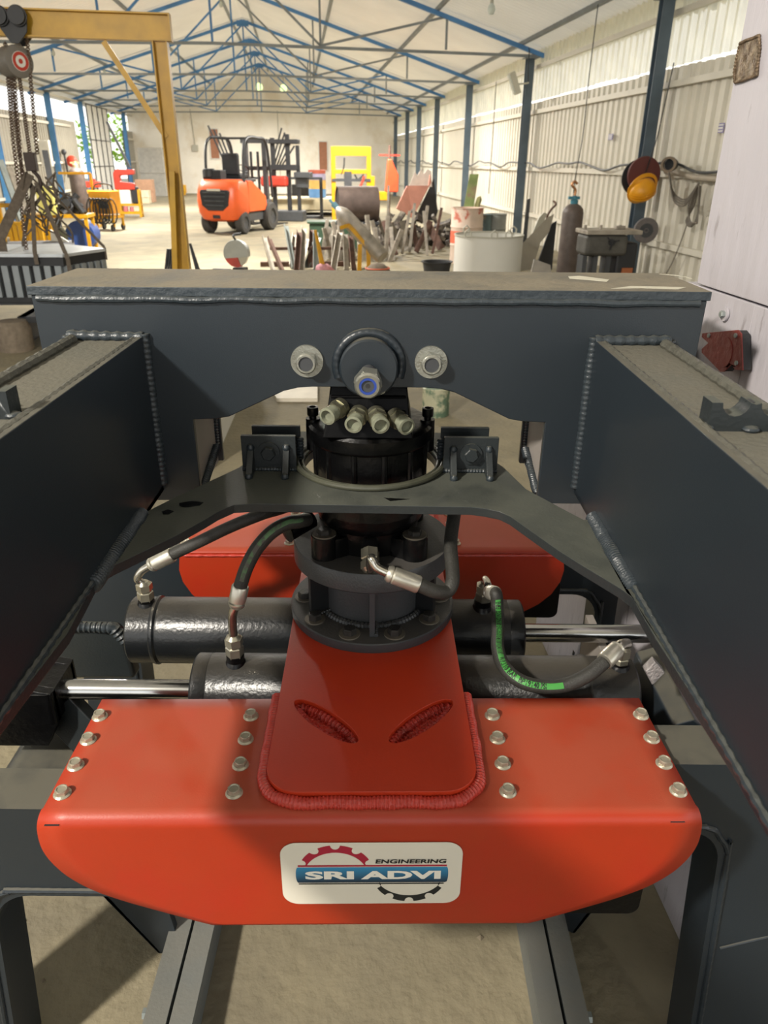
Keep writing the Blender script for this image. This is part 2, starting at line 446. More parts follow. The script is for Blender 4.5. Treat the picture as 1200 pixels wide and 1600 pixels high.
def column(x, Y, lab, grp, h=ZE-.03, CY=None):
    CYAN = CY or globals()['CYAN']
    t = thing('steel_column', lab, 'column', hallw(x, Y, 0), HA, grp)
    mb = MB(); mb.box((0, -.07, h/2), (.17, .012, h)); mb.box((0, .07, h/2), (.17, .012, h)); mb.box((0, 0, h/2), (.012, .13, h)); obj('shaft', mb, CYAN, t, world=False)
    mb = MB(); mb.box((0, 0, .008), (.3, .3, .016)); obj('base_plate', mb, CYAN, t, world=False)
    mb = MB(); mb.box((0, 0, h+.008), (.3, .26, .016)); mb.box((0, 0, h+.025), (.2, .2, .02)); obj('cap_plate', mb, TRUSSG, t, world=False)
for i, Y in enumerate(TY[1:]):
    column(XR-.22, Y, '%s blue steel column along the right hand wall, counted from the camera' % ordn[i], 'blue columns along the right wall')
for i, Y in enumerate((24.8, 30.4, 34.8, 43.0)):
    column(XL+.1, Y, '%s blue steel column along the left hand wall, counted from the camera' % ordn[i], 'blue columns along the left wall', CY=CYAN_LIT)
# loose door leaf of framed sheet (left) and what is seen through the opening
dp = hthing('sheet_door', 'tall grey sheet metal sliding door leaf with dark frame bars at the left opening', 'door', (XL+.25, 34.9, 0))
m = MB(); m.box((0, 1.9, 1.95), (.02, 3.6, 3.5)); obj('door_sheet', m, mat('door_sheet', 'e0dfda', .5), dp, world=False)
for y in (.1, 1.0, 1.9, 2.8, 3.7):
    m = MB(); m.box((.03, y, 1.85), (.03, .04, 3.7)); obj('frame_bar', m, DGREY, dp, world=False)
for z in (.05, 1.4, 2.4, 3.68):
    m = MB(); m.box((.03, 1.9, z), (.03, 3.64, .03)); obj('cross_bar', m, DGREY, dp, world=False)
for i, (x, y, r) in enumerate(((-12.6, 57, 2.3),)):
    t = thing('tree', ['bright green tree seen through the left doorway', 'pale green tree furthest out beyond the left doorway', 'small leafy tree behind the doorway beside the far column'][i], 'tree', hallw(x, y, 0), HA)
    m = MB(); m.tube([(0, 0, 0), (.1, 0, 1.2), (0, .1, 2.4)], .14, 8, rf=lambda t: 1-.5*t); obj('trunk', m, RUST, t, world=False)
    m = MB(); rnd = random.Random(i)
    for k in range(420):
        a = rnd.uniform(0, 2*PI); b = rnd.uniform(-1, 1); rr = r*rnd.uniform(.5, 1)
        c = Vector((math.cos(a)*math.sqrt(1-b*b)*rr, math.sin(a)*math.sqrt(1-b*b)*rr, 2.6+b*rr*.8)); q = Vector((rnd.uniform(-1, 1), rnd.uniform(-1, 1), rnd.uniform(-1, 1))).normalized()*.22; w = Vector((q.y, -q.x, q.z*.3))*.8
        m.add([c-q, c+w, c+q, c-w], [(0, 1, 2, 3)])
    obj('foliage', m, LEAF, t, world=False)['kind'] = 'stuff'
m = MB(); m.b2((-60, -10, -.25), (60, 90, -.22)); g = struct('ground_outside', m, FLOORM); g.name = 'ground'
# bulbs
for i, (px, py, Y, lab) in enumerate(((83, 82, 24.8, 'clear hanging bulb left of the yellow gantry post'), (163, 110, 30.4, 'clear hanging bulb further back on the left, above the door leaf'), (768, 12, 12.6, 'clear hanging bulb high on the right, close to the camera'), (345, 6, 24.6, 'white hanging lamp near the ridge at the top of the picture'))):
    p = HY(px, py, Y); t = hthing('hanging_bulb', lab, 'bulb', p)
    zr = zroof(p.x)-p.z-.05
    m = MB(); m.tube([(0, 0, .12), (0, 0, zr)], .006, 6); obj('cable', m, BLK, t, world=False)
    m = MB(); m.cyl((0, 0, .05), (0, 0, .13), .028, .02); obj('bulb_holder', m, GRYW, t, world=False)
    m = MB(); m.lathe([(0, -.09), (.035, -.08), (.055, -.03), (.045, .02), (.025, .05)], n=16); obj('glass', m, GLASS, t, world=False)
for i, (px, py, Y) in enumerate(((405, 136, 44.0), (443, 138, 44.0))):
    p = HY(px, py, Y); t = hthing('round_lamp', ['left', 'right'][i]+' one of two round glowing greenish lamps under the far roof', 'lamp', p)
    m = MB(); m.lathe([(.02, .12), (.16, .1), (.2, 0), (.19, 0)], ax=(0, 1, 0), n=24); obj('lamp_housing', m, GRYW, t, world=False)
    m = MB(); m.cyl((0, -.01, 0), (0, .01, 0), .185); obj('lens', m, LIME, t, world=False)
    m = MB(); m.tube([(0, .05, .2), (0, .05, zroof(p.x)-p.z-.05)], .01, 6); obj('cable', m, BLK, t, world=False)
# floodlight on second column
p = HY(804, 130, 18.1); t = hthing('floodlight', 'tilted grey box floodlight on an arm from the near blue column', 'lamp', p)
m = MB(); T = Matrix.Rotation(rad(-24), 4, 'Y'); m.box((0, 0, 0), (.12, .2, .44), T); obj('housing', m, GRYW, t, .01, world=False)
m = MB(); T2 = T @ Matrix.Translation((-.07, 0, 0)); m.box((0, 0, 0), (.02, .16, .38), T2); obj('glass_front', m, GLASS, t, world=False)
m = MB(); m.tube([(.06, 0, -.02), (.25, 0, .0), (.36, .2, .03)], .018, 8); obj('arm', m, GRYW, t, world=False)
m = MB(); m.tube(smooth([(.33, .1, .04), (.3, .1, .35), (.3, .1, .6), (.28, .1, .68)]), .01, 6); obj('cable', m, BLK, t, world=False)
# cables / pipes along the right wall
m = MB(); pts = []
for i in range(60):
    y = 7+i*.65; pts.append((XR-.16, y, 1.66+.05*math.sin(i*1.1)+.03*math.sin(i*2.3)))
m.tube(smooth(pts, 3), .018, 8)
tag(obj('wall_cable', m, DGREY), 'dark cable sagging along the girt of the right hand wall', 'cable').rotation_euler = (0, 0, HA)
m = MB(); a = HX(932, 30, XR-.6); m.tube(smooth([(a.x, a.y, 3.95), (a.x+.0, a.y+.05, 3.0), (a.x+.02, a.y+.1, 2.1), (a.x+.0, a.y+.2, 1.3), (a.x+.1, a.y+.2, .9)]), .008, 6)
tag(obj('hanging_cable', m, BLK), 'thin black cable hanging from the eaves above the standing gas cylinder', 'cable').rotation_euler = (0, 0, HA)
m = MB(); a = HX(772, 180, XR-.12); m.tube([(a.x, a.y, 3.6), (a.x, a.y, 2.2), (a.x, a.y+.05, .9)], .01, 6)
tag(obj('hanging_cable', m, BLK), 'thin dark cable running down the wall sheets between the first and second columns', 'cable').rotation_euler = (0, 0, HA)
for i, (px, py, w, h, lab) in enumerate(((954, 214, .2, .09, 'small white notice with purple border on the right wall sheets'), (1127, 200, .13, .11, 'small purple bordered notice half hidden by the white panel'))):
    p = HX(px, py, XR-.03); t = hthing('wall_notice', lab, 'sign', p)
    m = MB(); m.box((0, 0, 0), (.008, w, h)); obj('backing', m, mat('purple', '6f68a8', .6), t, world=False)
    m = MB(); m.box((-.006, 0, 0), (.004, w*.86, h*.78)); obj('paper', m, WHT, t, world=False)
    m = MB()
    for r in range(2):
        for k in range(5): m.box((-.009, w*(-.34+.17*k), h*(.17-.34*r)), (.002, w*.1, h*.16))
    obj('lettering', m, mat('purple', '6f68a8'), t, world=False)['kind'] = 'stuff'
# back wall shutters
for i, (px, py) in enumerate(((505, 244), (519, 247), (335, 225))):
    p = HY(px, py, YB-.03)
    if i == 1: continue
    t = hthing('wall_shutter', ['brown shutter on the far wall beside the yellow press', '', 'brown shutter on the far wall behind the forklift'][i], 'shutter', p)
    m = MB()
    for (dx, dz, ww, hh) in ((-.24, 0, .05, 1.5), (.24, 0, .05, 1.5), (0, .73, .5, .05), (0, -.73, .5, .05)): m.box((dx, 0, dz), (ww, .05, hh))
    obj('shutter_frame', m, WHT, t, world=False)
    m = MB(); m.box((0, 0, 0), (.44, .03, 1.42)); obj('leaf', m, mat('brown_wood', 'a06c50', .6), t, world=False)
m = MB(); a = HY(434, 190, YB-.05); m.tube([(a.x, YB-.05, 4.1), (a.x, YB-.05, .6)], .02, 6)
tag(obj('wall_conduit', m, GRYW), 'thin vertical conduit down the middle of the far wall', 'pipe').rotation_euler = (0, 0, HA)
m = MB(); a = HY(305, 230, YB-.05); m.tube([(a.x-.1, YB-.05, 4.1), (a.x, YB-.05, 2.4)], .02, 6); m.box((a.x, YB-.08, 2.25), (.3, .1, .3))
tag(obj('wall_conduit', m, GRYW), 'thin conduit ending in a switch box on the far wall left of the forklift', 'pipe').rotation_euler = (0, 0, HA)
# ------------------------------------------------------------------ MACHINE: dark lifting frame
fr = thing('lifting_cradle', 'large dark slate blue welded steel frame with cross beam and two side arms', 'frame', (X0, Y0, 1.14))
YF = 1.27; HW = .5635; L_, R_ = X0-HW, X0+HW
AIN, AOUT, AB, AT = .3835, .512, 1.14, 1.428        # arm inner / outer half distance, bottom, top
hw_leg = .315
def sil(s=1):
    half = [(HW, 1.494), (HW-.004, 1.12), (.315, 1.12), (.315, 1.279), (.272, 1.281), (.25, 1.285), (.15, 1.333), (.125, 1.339), (.1, 1.341)]
    pr = [(X0+a, b) for a, b in half]; plf = [(X0-a, b) for a, b in reversed(half)]
    return pr+plf
m = MB(); m.prism(sil(), YF, YF+.014, 'y'); cb = obj('cross_beam', m, SLATE, fr, .002)
m = MB(); m.prism(sil(), 1.475, 1.488, 'y'); obj('rear_plate', m, SLATE, fr, .002)
m = MB(); m.b2((L_-.004, YF-.004, 1.494), (R_+.004, 1.492, 1.509)); obj('top_plate', m, mat('dusty_top', '2a3238', .5, 0, .15, 7, .3, 90, dust='766e5d', dustamt=.97), fr, .0015)
for s in (-1, 1):
    m = MB(); m.b2((X0+s*(HW-.012), YF+.014, 1.12), (X0+s*HW, 1.475, 1.494)); obj('end_plate', m, SLATE, fr)
    m = MB(); m.b2((X0+s*.333, YF+.014, 1.12), (X0+s*.325, 1.475, 1.33)); obj('leg_inner_plate', m, mat('grey_plate', '8b8580', .5, 0, .08), fr)
    m = MB(); m.weld([(X0+s*.322, 1.3, 1.125), (X0+s*.318, 1.44, 1.165)], .008); m.weld([(X0+s*.326, 1.47, 1.16), (X0+s*.326, 1.47, 1.3)], .007); obj('weld_bead', m, WELD, fr)
m = MB()
pts = [(x, YF-.002, 1.489+.0025*mnoise.noise(Vector((x*14, 3, 0)))) for x in [L_+.01+i*.012 for i in range(int(2*HW/.012))]]
m.weld(pts, .0062, .03, 10, .06); obj('weld_bead', m, WELD, fr)
for P_ in ([(888, 432), (905, 431), (930, 434), (952, 437), (948, 440), (915, 437), (890, 435)], [(955, 451), (1000, 450), (1060, 452), (1072, 449), (1040, 448), (985, 447)], [(1030, 428), (1060, 430), (1082, 436), (1070, 432)]):
    m = MB(); m.prism([(q.x, q.y) for q in (Zp(a, b, 1.5095) for a, b in P_)], 1.5092, 1.5097, 'z'); obj('paint_scuff', m, mat('scuff_white', 'b9b5a4', .8), fr)
# side arms
for s in (-1, 1):
    xi, xo = X0+s*AIN, X0+s*AOUT
    m = MB(); m.b2((xi, -.25, AB), (xi+s*.012, YF, AT)); m.b2((xo-s*.012, -.25, AB), (xo, YF, AT)); m.b2((xi, -.25, AB), (xo, YF, AB+.012)); m.b2((xi, -.262, AB), (xo, -.25, AT))
    arm = obj('side_arm', m, SLATE, fr, .0015)
    m = MB(); m.b2((xi+s*.012, -.24, AT-.018), (xo-s*.012, YF, AT-.007)); obj('arm_top_plate', m, mat('dusty_arm', '55564f', .6, 0, .12, 8, .25, 120, dust='5f5c51', dustamt=.95), arm)
    m = MB(); m.weld([(xi+s*.013, -.2, AT-.004), (xi+s*.013, YF-.02, AT-.004)], .0062, .022, 8, .1)
    m.weld([(xo-s*.014, -.2, AT-.003), (xo-s*.014, YF-.02, AT-.003)], .0085, .03, 8, .12); obj('weld_bead', m, mat('dusty_weld', '504f47', .45, 0, .15, 40, .3, 120), arm)
    m = MB(); m.weld([(xi-s*.001, YF-.002, 1.155), (xi-s*.001, YF-.002, AT+.004)], .009, .0095, 12, .07); m.weld([(xi+s*.0, YF-.004, AT-.002), (xo, YF-.004, AT)], .009, .02, 10, .15); m.weld([(xo+s*.002, YF-.002, AT), (xo+s*.002, YF-.002, 1.15)], .008, .01); obj('weld_bead', m, WELD, arm)
    m = MB(); m.weld([(xi-s*.002, 1.13, 1.158), (xi-s*.003, 1.02, 1.159), (xi-s*.001, .9, 1.156)], .0115, .006, 12, .2); m.weld([(xi-s*.002, .9, 1.16), (xi-s*.001, .2, 1.155)], .005, .02, 8, .2); obj('weld_bead', m, WELD, arm)
    # legs that carry the arms, beyond the picture's lower corners
    m = MB(); m.b2((xi, -.25, 0), (xi+s*.012, -.05, AB)); m.b2((xo-s*.012, -.25, 0), (xo, -.05, AB)); m.b2((xi, -.06, 0), (xo, -.05, AB)); m.b2((xi, -.25, 0), (xo, -.24, AB)); obj('leg', m, SLATE, fr)
# pipe clamp halves on the arms
def clamp(c, wl, s):
    prof = [(0, 0)]+[(wl, 0)]+[(wl, .034), (wl-.012, .034)]+[(x, z) for (x, z) in arc(wl-.028, .034, .016, 0, -PI, 8)]+[(wl-.05, .032), (wl*.5+.0, .032), (.05, .032)]+[(x, z) for (x, z) in arc(.028, .034, .016, 0, -PI, 8)]+[(.012, .034), (0, .034)]
    m = MB(); m.prism([(c[0]+p[0], c[2]+p[1]) for p in prof], c[1]-.014, c[1]+.014, 'y'); o = obj('pipe_clamp', m, SLATE2, fr, .001)
    m = MB(); m.cyl((c[0]+wl/2, c[1], c[2]+.0315), (c[0]+wl/2, c[1], c[2]+.0328), .007); obj('bolt_hole', m, BLK, o)
    for q in ((c[0]+wl*.5, c[1]-.014, c[2]+.003), (c[0]+(.0 if s > 0 else wl), c[1]-.008, c[2]+.004)): m = MB(); m.sph(q, .009, 12, (1.2, 1, .5)); obj('weld_spot', m, WELD, o)
clamp((.372, .83, 1.421), .1, 1); clamp((-.54, .85, 1.421), .1, -1)
# arch plate with a hole for the rotator
zt = 1.158
FE = [(400, 787), (365, 789), (340, 800), (320, 812), (275, 837), (175, 885), (154, 897)]          # front edge, left half
FR = [(735, 792), (760, 795), (780, 799), (797, 807), (872, 860), (910, 884), (970, 920), (988, 934)]
RE = [(225, 801), (265, 781), (312, 759), (340, 746), (372, 731)]
RR = [(787, 730), (822, 764), (872, 791), (912, 812)]
zz = lambda L: [(max(X0-.383, min(X0+.383, q.x)), q.y) for q in (Zp(a, b, zt) for a, b in L)]
fe, fr_, re_, rr_ = zz(FE), zz(FR), zz(RE), zz(RR)
outer = list(reversed(fe))+[]
outer = [(X0-.383, .55), (X0-.370, .78)]+list(reversed(fe))+fr_+[(X0+.372, .78), (X0+.383, .55), (X0+.383, 1.13)]+list(reversed(rr_))+[(X0+.18, 1.56), (X0-.18, 1.56)]+list(reversed(re_))+[(X0-.383, 1.13)]
hole = [(X0+.130*math.cos(t), Y0+.138*math.sin(t)) for t in [2*PI*i/48 for i in range(48)]]
m = MB(); m.prism(outer, zt-.016, zt, 'z', [hole]); arch = obj('arch_plate', m, SLATE2, fr, .0015)
for P_ in ([(280, 786), (300, 783), (318, 785), (312, 790), (290, 793), (280, 791)], [(253, 800), (262, 796), (272, 799), (264, 804), (255, 804)], [(600, 778), (640, 780), (610, 783)]):
    m = MB(); m.prism([(q.x, q.y) for q in (Zp(a, b, zt) for a, b in P_)], zt, zt+.0004, 'z'); obj('paint_blot', m, BLACK, arch)
m = MB(); m.lathe([(.146+.006*math.cos(a), zt+.006+.006*math.sin(a)) for a in [2*PI*i/10 for i in range(10)]], (X0, Y0, 0), n=64, closed=True)
m.lathe([(.135+.004*math.cos(a), zt+.004+.004*math.sin(a)) for a in [2*PI*i/8 for i in range(8)]], (X0, Y0, 0), n=64, closed=True); obj('hose_ring', m, mat('greenish_ring', '45463a', .4, 0, .2, 30), arch)
# stop brackets on the arch plate (four), the front two with gussets and bolt
for s in (-1, 1):
    for (yb, w, xo_, front) in ((1.335, .104, .193, 1), (1.392, .095, .186, 0)):
        xc = X0+s*xo_; m = MB(); m.b2((xc-w/2, yb-.005, zt), (xc+w/2, yb+.005, 1.228)); br = obj('stop_bracket', m, SLATE2, fr, .001)
        if front:
            for k in (-1, 1):
                gx = xc+k*.034; m = MB(); m.prism([(yb-.005, 1.205), (yb-.008, 1.207), (yb-.045, zt+.006), (yb-.045, zt), (yb-.005, zt)], gx-.006, gx+.006, 'x'); obj('gusset', m, SLATE2, br, .001)
                for q in ((gx, yb-.045, zt+.003), (gx, yb-.007, 1.205)): m = MB(); m.sph(q, .008, 10); obj('weld_spot', m, WELD, br)
            m = MB(); m.cyl((xc, yb-.005, 1.196), (xc, yb-.009, 1.196), .021); obj('washer', m, SLATE2, br)
            m = MB(); hexbolt(m, (xc, yb-.009, 1.196), (0, -1, 0), .014, .011, ph=.2); obj('hex_bolt', m, SLATE2, br)
            m = MB(); m.weld([(xc-w/2, yb-.006, zt+.003), (xc+w/2, yb-.006, zt+.003)], .004); obj('weld_bead', m, WELD, br)
        else:
            m = MB(); m.weld([(xc-s*w/2, yb-.01, zt+.004), (xc-s*w/2, yb-.01, zt+.05)], .007); obj('weld_bead', m, WELD, br)
# pin boss, pin nut and the two tie bolts on the cross beam
m = MB(); m.lathe([(0, -.03), (.047, -.03), (.05, -.027), (.05, 0)], (X0, YF, 1.381), (0, 1, 0), 48); bo = obj('pin_boss', m, SLATE, fr)
m = MB(); m.weld([(X0+.056*math.cos(t), YF-.003, 1.381+.056*math.sin(t)) for t in [PI*(-.12)+PI*1.24*i/40 for i in range(41)]], .0085, .009, 12, .025); obj('weld_bead', m, SLATE, bo)
pc = Vector((X0, YF-.03, 1.376))
m = MB(); m.cyl(pc, pc+Vector((0, -.035, -.004)), .0135); obj('pin_stud', m, DGREY, bo)
m = MB(); q = pc+Vector((0, -.032, -.004)); m.cyl(q, q+Vector((0, -.024, -.002)), .0235, n=6, ph=.15); m.lathe([(.021, .024), (.022, .03), (.019, .034), (.0145, .034), (.0145, .02)], q, (0, -1, -.08), 32); nt = obj('lock_nut', m, ZINC, bo)
m = MB(); q2 = q+Vector((0, -.03, -.0025)); m.lathe([(.0145, 0), (.0145, .0035), (.0105, .0035), (.0105, 0)], q2, (0, -1, -.08), 32, True); obj('nylon_insert', m, BLUEN, nt)
m = MB(); m.cyl(q2-Vector((0, -.004, 0)), q2+Vector((0, -.001, 0)), .0105); obj('stud_end', m, DGREY, nt)
m = MB(); m.cyl(q2-Vector((0, 0, 0)), q2+Vector((0, -.0012, 0)), .004); obj('centre_hole', m, BLK, nt)
for s in (-1, 1):
    c = Vector((X0+s*.107, YF, 1.387)); m = MB(); m.lathe([(.0, .004), (.028, .004), (.0285, .002), (.0285, 0)], c, (0, -1, 0), 40); ws = obj('round_washer', m, ZINC, fr)
    c = c+Vector((0, -.004, 0)); m = MB(); m.cyl(c, c+Vector((0, -.014, 0)), .0195, n=6, ph=.3); m.lathe([(.0175, .013), (.0175, .019), (.0155, .021), (.0125, .021), (.0125, .015)], c, (0, -1, 0), 32); obj('lock_nut', m, ZINC, ws)
    m = MB(); m.cyl(c, c+Vector((0, -.0185, 0)), .0125); obj('stud_end', m, DGREY, ws)
# ------------------------------------------------------------------ ROTATOR
ro = thing('hydraulic_rotator', 'glossy black hydraulic rotator hanging in the arch plate below the pin boss', 'rotator', (X0, Y0, 1.04))
m = MB(); m.lathe([(0, .99), (.095, .99), (.098, 1.04), (.106, 1.05), (.1085, 1.06), (.1085, 1.212), (.1, 1.215)], (X0, Y0, 0), n=64); obj('housing', m, BLACK, ro)
for k in range(12):
    a = 2*PI*(k+.5)/12; m = MB(); q = Vector((X0+math.cos(a)*.1085, Y0+math.sin(a)*.1085, 0)); m.cyl(q+Vector((0, 0, 1.1)), q+Vector((0, 0, 1.213)), .006, n=8); obj('housing_rib', m, BLACK, ro)
m = MB(); m.lathe([(.1, 1.205), (.116, 1.212), (.12, 1.218), (.1205, 1.24), (.116, 1.246), (.105, 1.249), (.05, 1.25)], (X0, Y0, 0), n=64); hf = obj('top_flange', m, BLACK, ro)
for a in (186, -6):
    q = Vector((X0+math.cos(rad(a))*.111, Y0-.03*0+math.sin(rad(a))*.111, 0)); m = MB(); m.cyl(q+Vector((0, 0, 1.19)), q+Vector((0, 0, 1.252)), .014, n=20); ear = obj('flange_ear', m, BLACK, hf)
    m = MB(); m.cyl(q+Vector((0, 0, 1.25)), q+Vector((0, 0, 1.258)), .007, n=12); m.lathe([(.0105, 0), (.011, .001), (.011, .016), (.0065, .0165), (.006, .008), (0, .008)], q+Vector((0, 0, 1.258)), n=20); obj('socket_bolt', m, BLACK, hf)
m = MB(); m.add([(X0-.085, 1.268, 1.246), (X0+.08, 1.268, 1.246), (X0+.08, 1.48, 1.246), (X0-.085, 1.48, 1.246), (X0-.078, 1.275, 1.275), (X0+.074, 1.275, 1.275), (X0+.074, 1.47, 1.275), (X0-.078, 1.47, 1.275), (X0-.06, 1.325, 1.41), (X0+.06, 1.325, 1.41), (X0+.06, 1.43, 1.41), (X0-.06, 1.43, 1.41)], [(3, 2, 1, 0), (0, 1, 5, 4), (1, 2, 6, 5), (2, 3, 7, 6), (3, 0, 4, 7), (4, 5, 9, 8), (5, 6, 10, 9), (6, 7, 11, 10), (7, 4, 8, 11), (8, 9, 10, 11)])
for zz_ in (1.29, 1.315): m.b2((X0-.07, 1.272+(zz_-1.275)*.37, zz_), (X0+.066, 1.3, zz_+.006))
obj('swivel_head', m, BLACKM, ro, .006)
m = MB(); m.cyl((X0, 1.285, 1.381), (X0, 1.475, 1.381), .03); obj('pin', m, BLACK, ro)
for i, (px, py) in enumerate(((511, 651), (552, 664), (595, 665), (636, 667))):
    e = Yp(px, py, 1.225 if i in (1, 2) else 1.235); ax = Vector(((-.55, -.2, .2, .55)[i], -1, -.12)).normalized(); b0 = e-ax*.047
    m = MB(); m.cyl(b0, b0+ax*.012, .0175, n=24); m.cyl(b0+ax*.01, b0+ax*.026, .0175, n=6, ph=.4); po = obj('port_fitting', m, mat('dull_nickel', '8d8b78', .3, .8, .15, 40), ro)
    m = MB(); m.lathe([(.0125, .024), (.0145, .028), (.0135, .038), (.0155, .040), (.0155, .047), (.0115, .048), (.011, .04), (0, .039)], b0, ax, 28); obj('plastic_cap', m, CAPM, po)
# lower star flange with four lugs
m = MB(); pts = []
for k in range(96):
    t = 2*PI*k/96; l = max(0, math.cos(4*(t-PI/4)))**1.2; r = .088+.052*l*1.0; pts.append((X0+r*math.cos(t), Y0+r*math.sin(t)))
m.prism(pts, .992, 1.034, 'z')
for k in range(4):
    t = PI/4+k*PI/2+0; m.cyl((X0+.125*math.cos(t), Y0+.125*math.sin(t), .99), (X0+.125*math.cos(t), Y0+.125*math.sin(t), 1.04), .026)
sf = obj('star_flange', m, BLACK, ro, .003)
m = MB(); m.lathe([(.09, 1.03), (.085, 1.045), (.1, 1.07), (.112, 1.075), (.112, 1.1), (.1, 1.11)], (X0, Y0, 0), n=48); obj('neck_ring', m, BLACK, ro)
for k in range(4):
    t = PI/4+k*PI/2; c = Vector((X0+.125*math.cos(t), Y0+.125*math.sin(t), 1.04)); m = MB(); m.cyl(c, c+Vector((0, 0, .003)), .0235); w_ = obj('washer', m, WASH, sf)
    m = MB(); hexbolt(m, c+Vector((0, 0, .003)), (0, 0, 1), .014, .01); obj('hex_bolt', m, BOLTD, sf)
m = MB(); c = Zp(470, 824, 1.03); m.cyl(c+Vector((-.022, -.02, 0)), c+Vector((.02, .02, .01)), .019); m.lathe([(.012, 0), (.019, 0), (.021, .004), (.012, .006)], c+Vector((-.022, -.02, 0)), (-.7, -.6, -.1)); obj('side_port', m, BLACK, sf)
# ------------------------------------------------------------------ RED GRAPPLE HEAD
GA = rad(.95)
gr = thing('log_grapple', 'red painted grapple head of two bent covers joined by a neck plate', 'grapple', (X0+.004, Y0, .7), GA)
# everything below is in grapple-local coordinates: origin at the rotator axis, z = 0 at 0.7 m
ZT = .1
ETAB = [(p_.x, p_.y) for p_ in smooth([(a, b, 0) for a, b in [(0, .5045), (.022, .5085), (.045, .510), (.065, .5085), (.085, .503), (.105, .4935), (.125, .480), (.148, .457), (.167, .430), (.187, .392), (.205, .352), (.224, .308), (.236, .28), (.243, .262)]], 5)]
def cover(s, name):
    """s=-1 front cover, s=1 rear cover; outer vertical face at y = s*.56"""
    yo, yi, rb, tk = .56, .285, .022, .008
    hw = .512
    def endx(d):   # half width as a function of drop below the top plane
        tab = [(0, .503), (.01, .508), (.045, .511), (.08, .506), (.118, .488), (.148, .462), (.167, .433), (.187, .394), (.215, .335), (.236, .284), (.243, .262)]
        tb = ETAB
        for (a, b), (c, d2) in zip(tb, tb[1:]):
            if a <= d <= c: return b+(d2-b)*(d-a)/max(1e-9, c-a)
        return tb[-1][1]
    rows = []
    for k in range(9): y = yi+(yo-rb-yi)*k/8; rows.append((y, ZT, .497+.006*k/8))
    for k in range(1, 8): a = PI/2*k/7; rows.append((yo-rb+rb*math.sin(a), ZT-rb+rb*math.cos(a), endx(.0)+.004*k/7))
    for k in range(1, 61): z = rb+(.243-rb)*k/60; rows.append((yo, ZT-z, endx(z)))
    m = MB(); vs = []; nx = 24
    for (y, z, w) in rows:
        for i in range(nx+1): vs.append((-w+2*w*i/nx, s*y, z))
    n = nx+1; fs = [(r*n+i, r*n+i+1, (r+1)*n+i+1, (r+1)*n+i) for r in range(len(rows)-1) for i in range(nx)]
    m.add(vs, fs); o = obj(name, m, RED, gr, world=False)
    sd = o.modifiers.new('solid', 'SOLIDIFY'); sd.thickness = tk; sd.offset = -1 if False else -1
    # the solid must grow inwards
    return o
fc = cover(-1, 'front_cover'); rc = cover(1, 'rear_cover')
def side_profile():
    tab = [(0, .49), (.045, .496), (.08, .49), (.118, .47), (.148, .44), (.167, .41), (.2, .35), (.215, .3), (.225, .26)]
    return [(w, ZT-.0085-d) for d, w in tab]+[(-w, ZT-.0085-d) for d, w in reversed(tab)]
for s, nm in ((-1, 'inner_plate'), (1, 'inner_plate')):
    m = MB(); m.prism(side_profile(), s*.296, s*.286, 'y'); ip = obj(nm, m, RED, gr, world=False)
    m = MB(); m.weld([(-.48, s*.2845, ZT-.01), (.48, s*.2845, ZT-.01)], .0035, .03); obj('weld_bead', m, REDWELD, ip, world=False)
# neck plate with two slanted slots
def ell(cx, cy, a, b, rot, n=28): return [(cx+a*math.cos(t)*math.cos(rot)-b*math.sin(t)*math.sin(rot), cy+a*math.cos(t)*math.sin(rot)+b*math.sin(t)*math.cos(rot)) for t in [2*PI*i/n for i in range(n)]]
NW = .168; z0n, z1n = ZT+.0006, ZT+.021
slots = [(-.081, -.368, -.76), (.087, -.368, .76)]
hol = [ell(cx, cy, .078, .0225, r_) for cx, cy, r_ in slots]
m = MB(); m.prism(rrect(-NW, -.53, NW, .53, .055, 8), z0n, z1n, 'z', hol); nk = obj('neck_plate', m, REDNECK, gr, .0012, world=False)
for cx, cy, r_ in slots:
    m = MB(); e = ell(cx, cy, .07, .0165, r_, 40); m.weld([(p[0], p[1], z0n+.004) for p in e]+[(e[0][0], e[0][1], z0n+.004)], .0095, .008, 8, .2); m.prism(ell(cx, cy, .074, .019, r_), z0n-.001, z0n+.003, 'z'); obj('plug_weld', m, mat('plug_weld', 'a52a1e', .35, 0, .3, 40, .7, 120), nk, world=False)
m = MB(); pth = rrect(-NW-.006, -.536, NW+.006, .536, .06, 10)
a_ = [p for p in pth if p[1] < -.29 and p[0] < 0]; b_ = [p for p in pth if p[1] < -.29 and p[0] >= 0]
low = [(-NW-.006, -.286)]+a_+b_+[(NW+.006, -.286)]
def wob(p, k): return (p[0]*(1+.012*mnoise.noise(Vector((k*.37, 2, 0)))), p[1]-.003*mnoise.noise(Vector((k*.31, 7, 0))), ZT+.005)
lw = [wob(p, k) for k, p in enumerate(resample([(p[0], p[1], 0) for p in low], .012))]
m.weld(lw, .010, .006, 10, .1); obj('weld_bead', m, REDWELD, nk, world=False)
m = MB(); m.weld([(p[0], -p[1], p[2]) for p in lw], .010, .006, 10, .1); obj('weld_bead', m, REDWELD, nk, world=False)
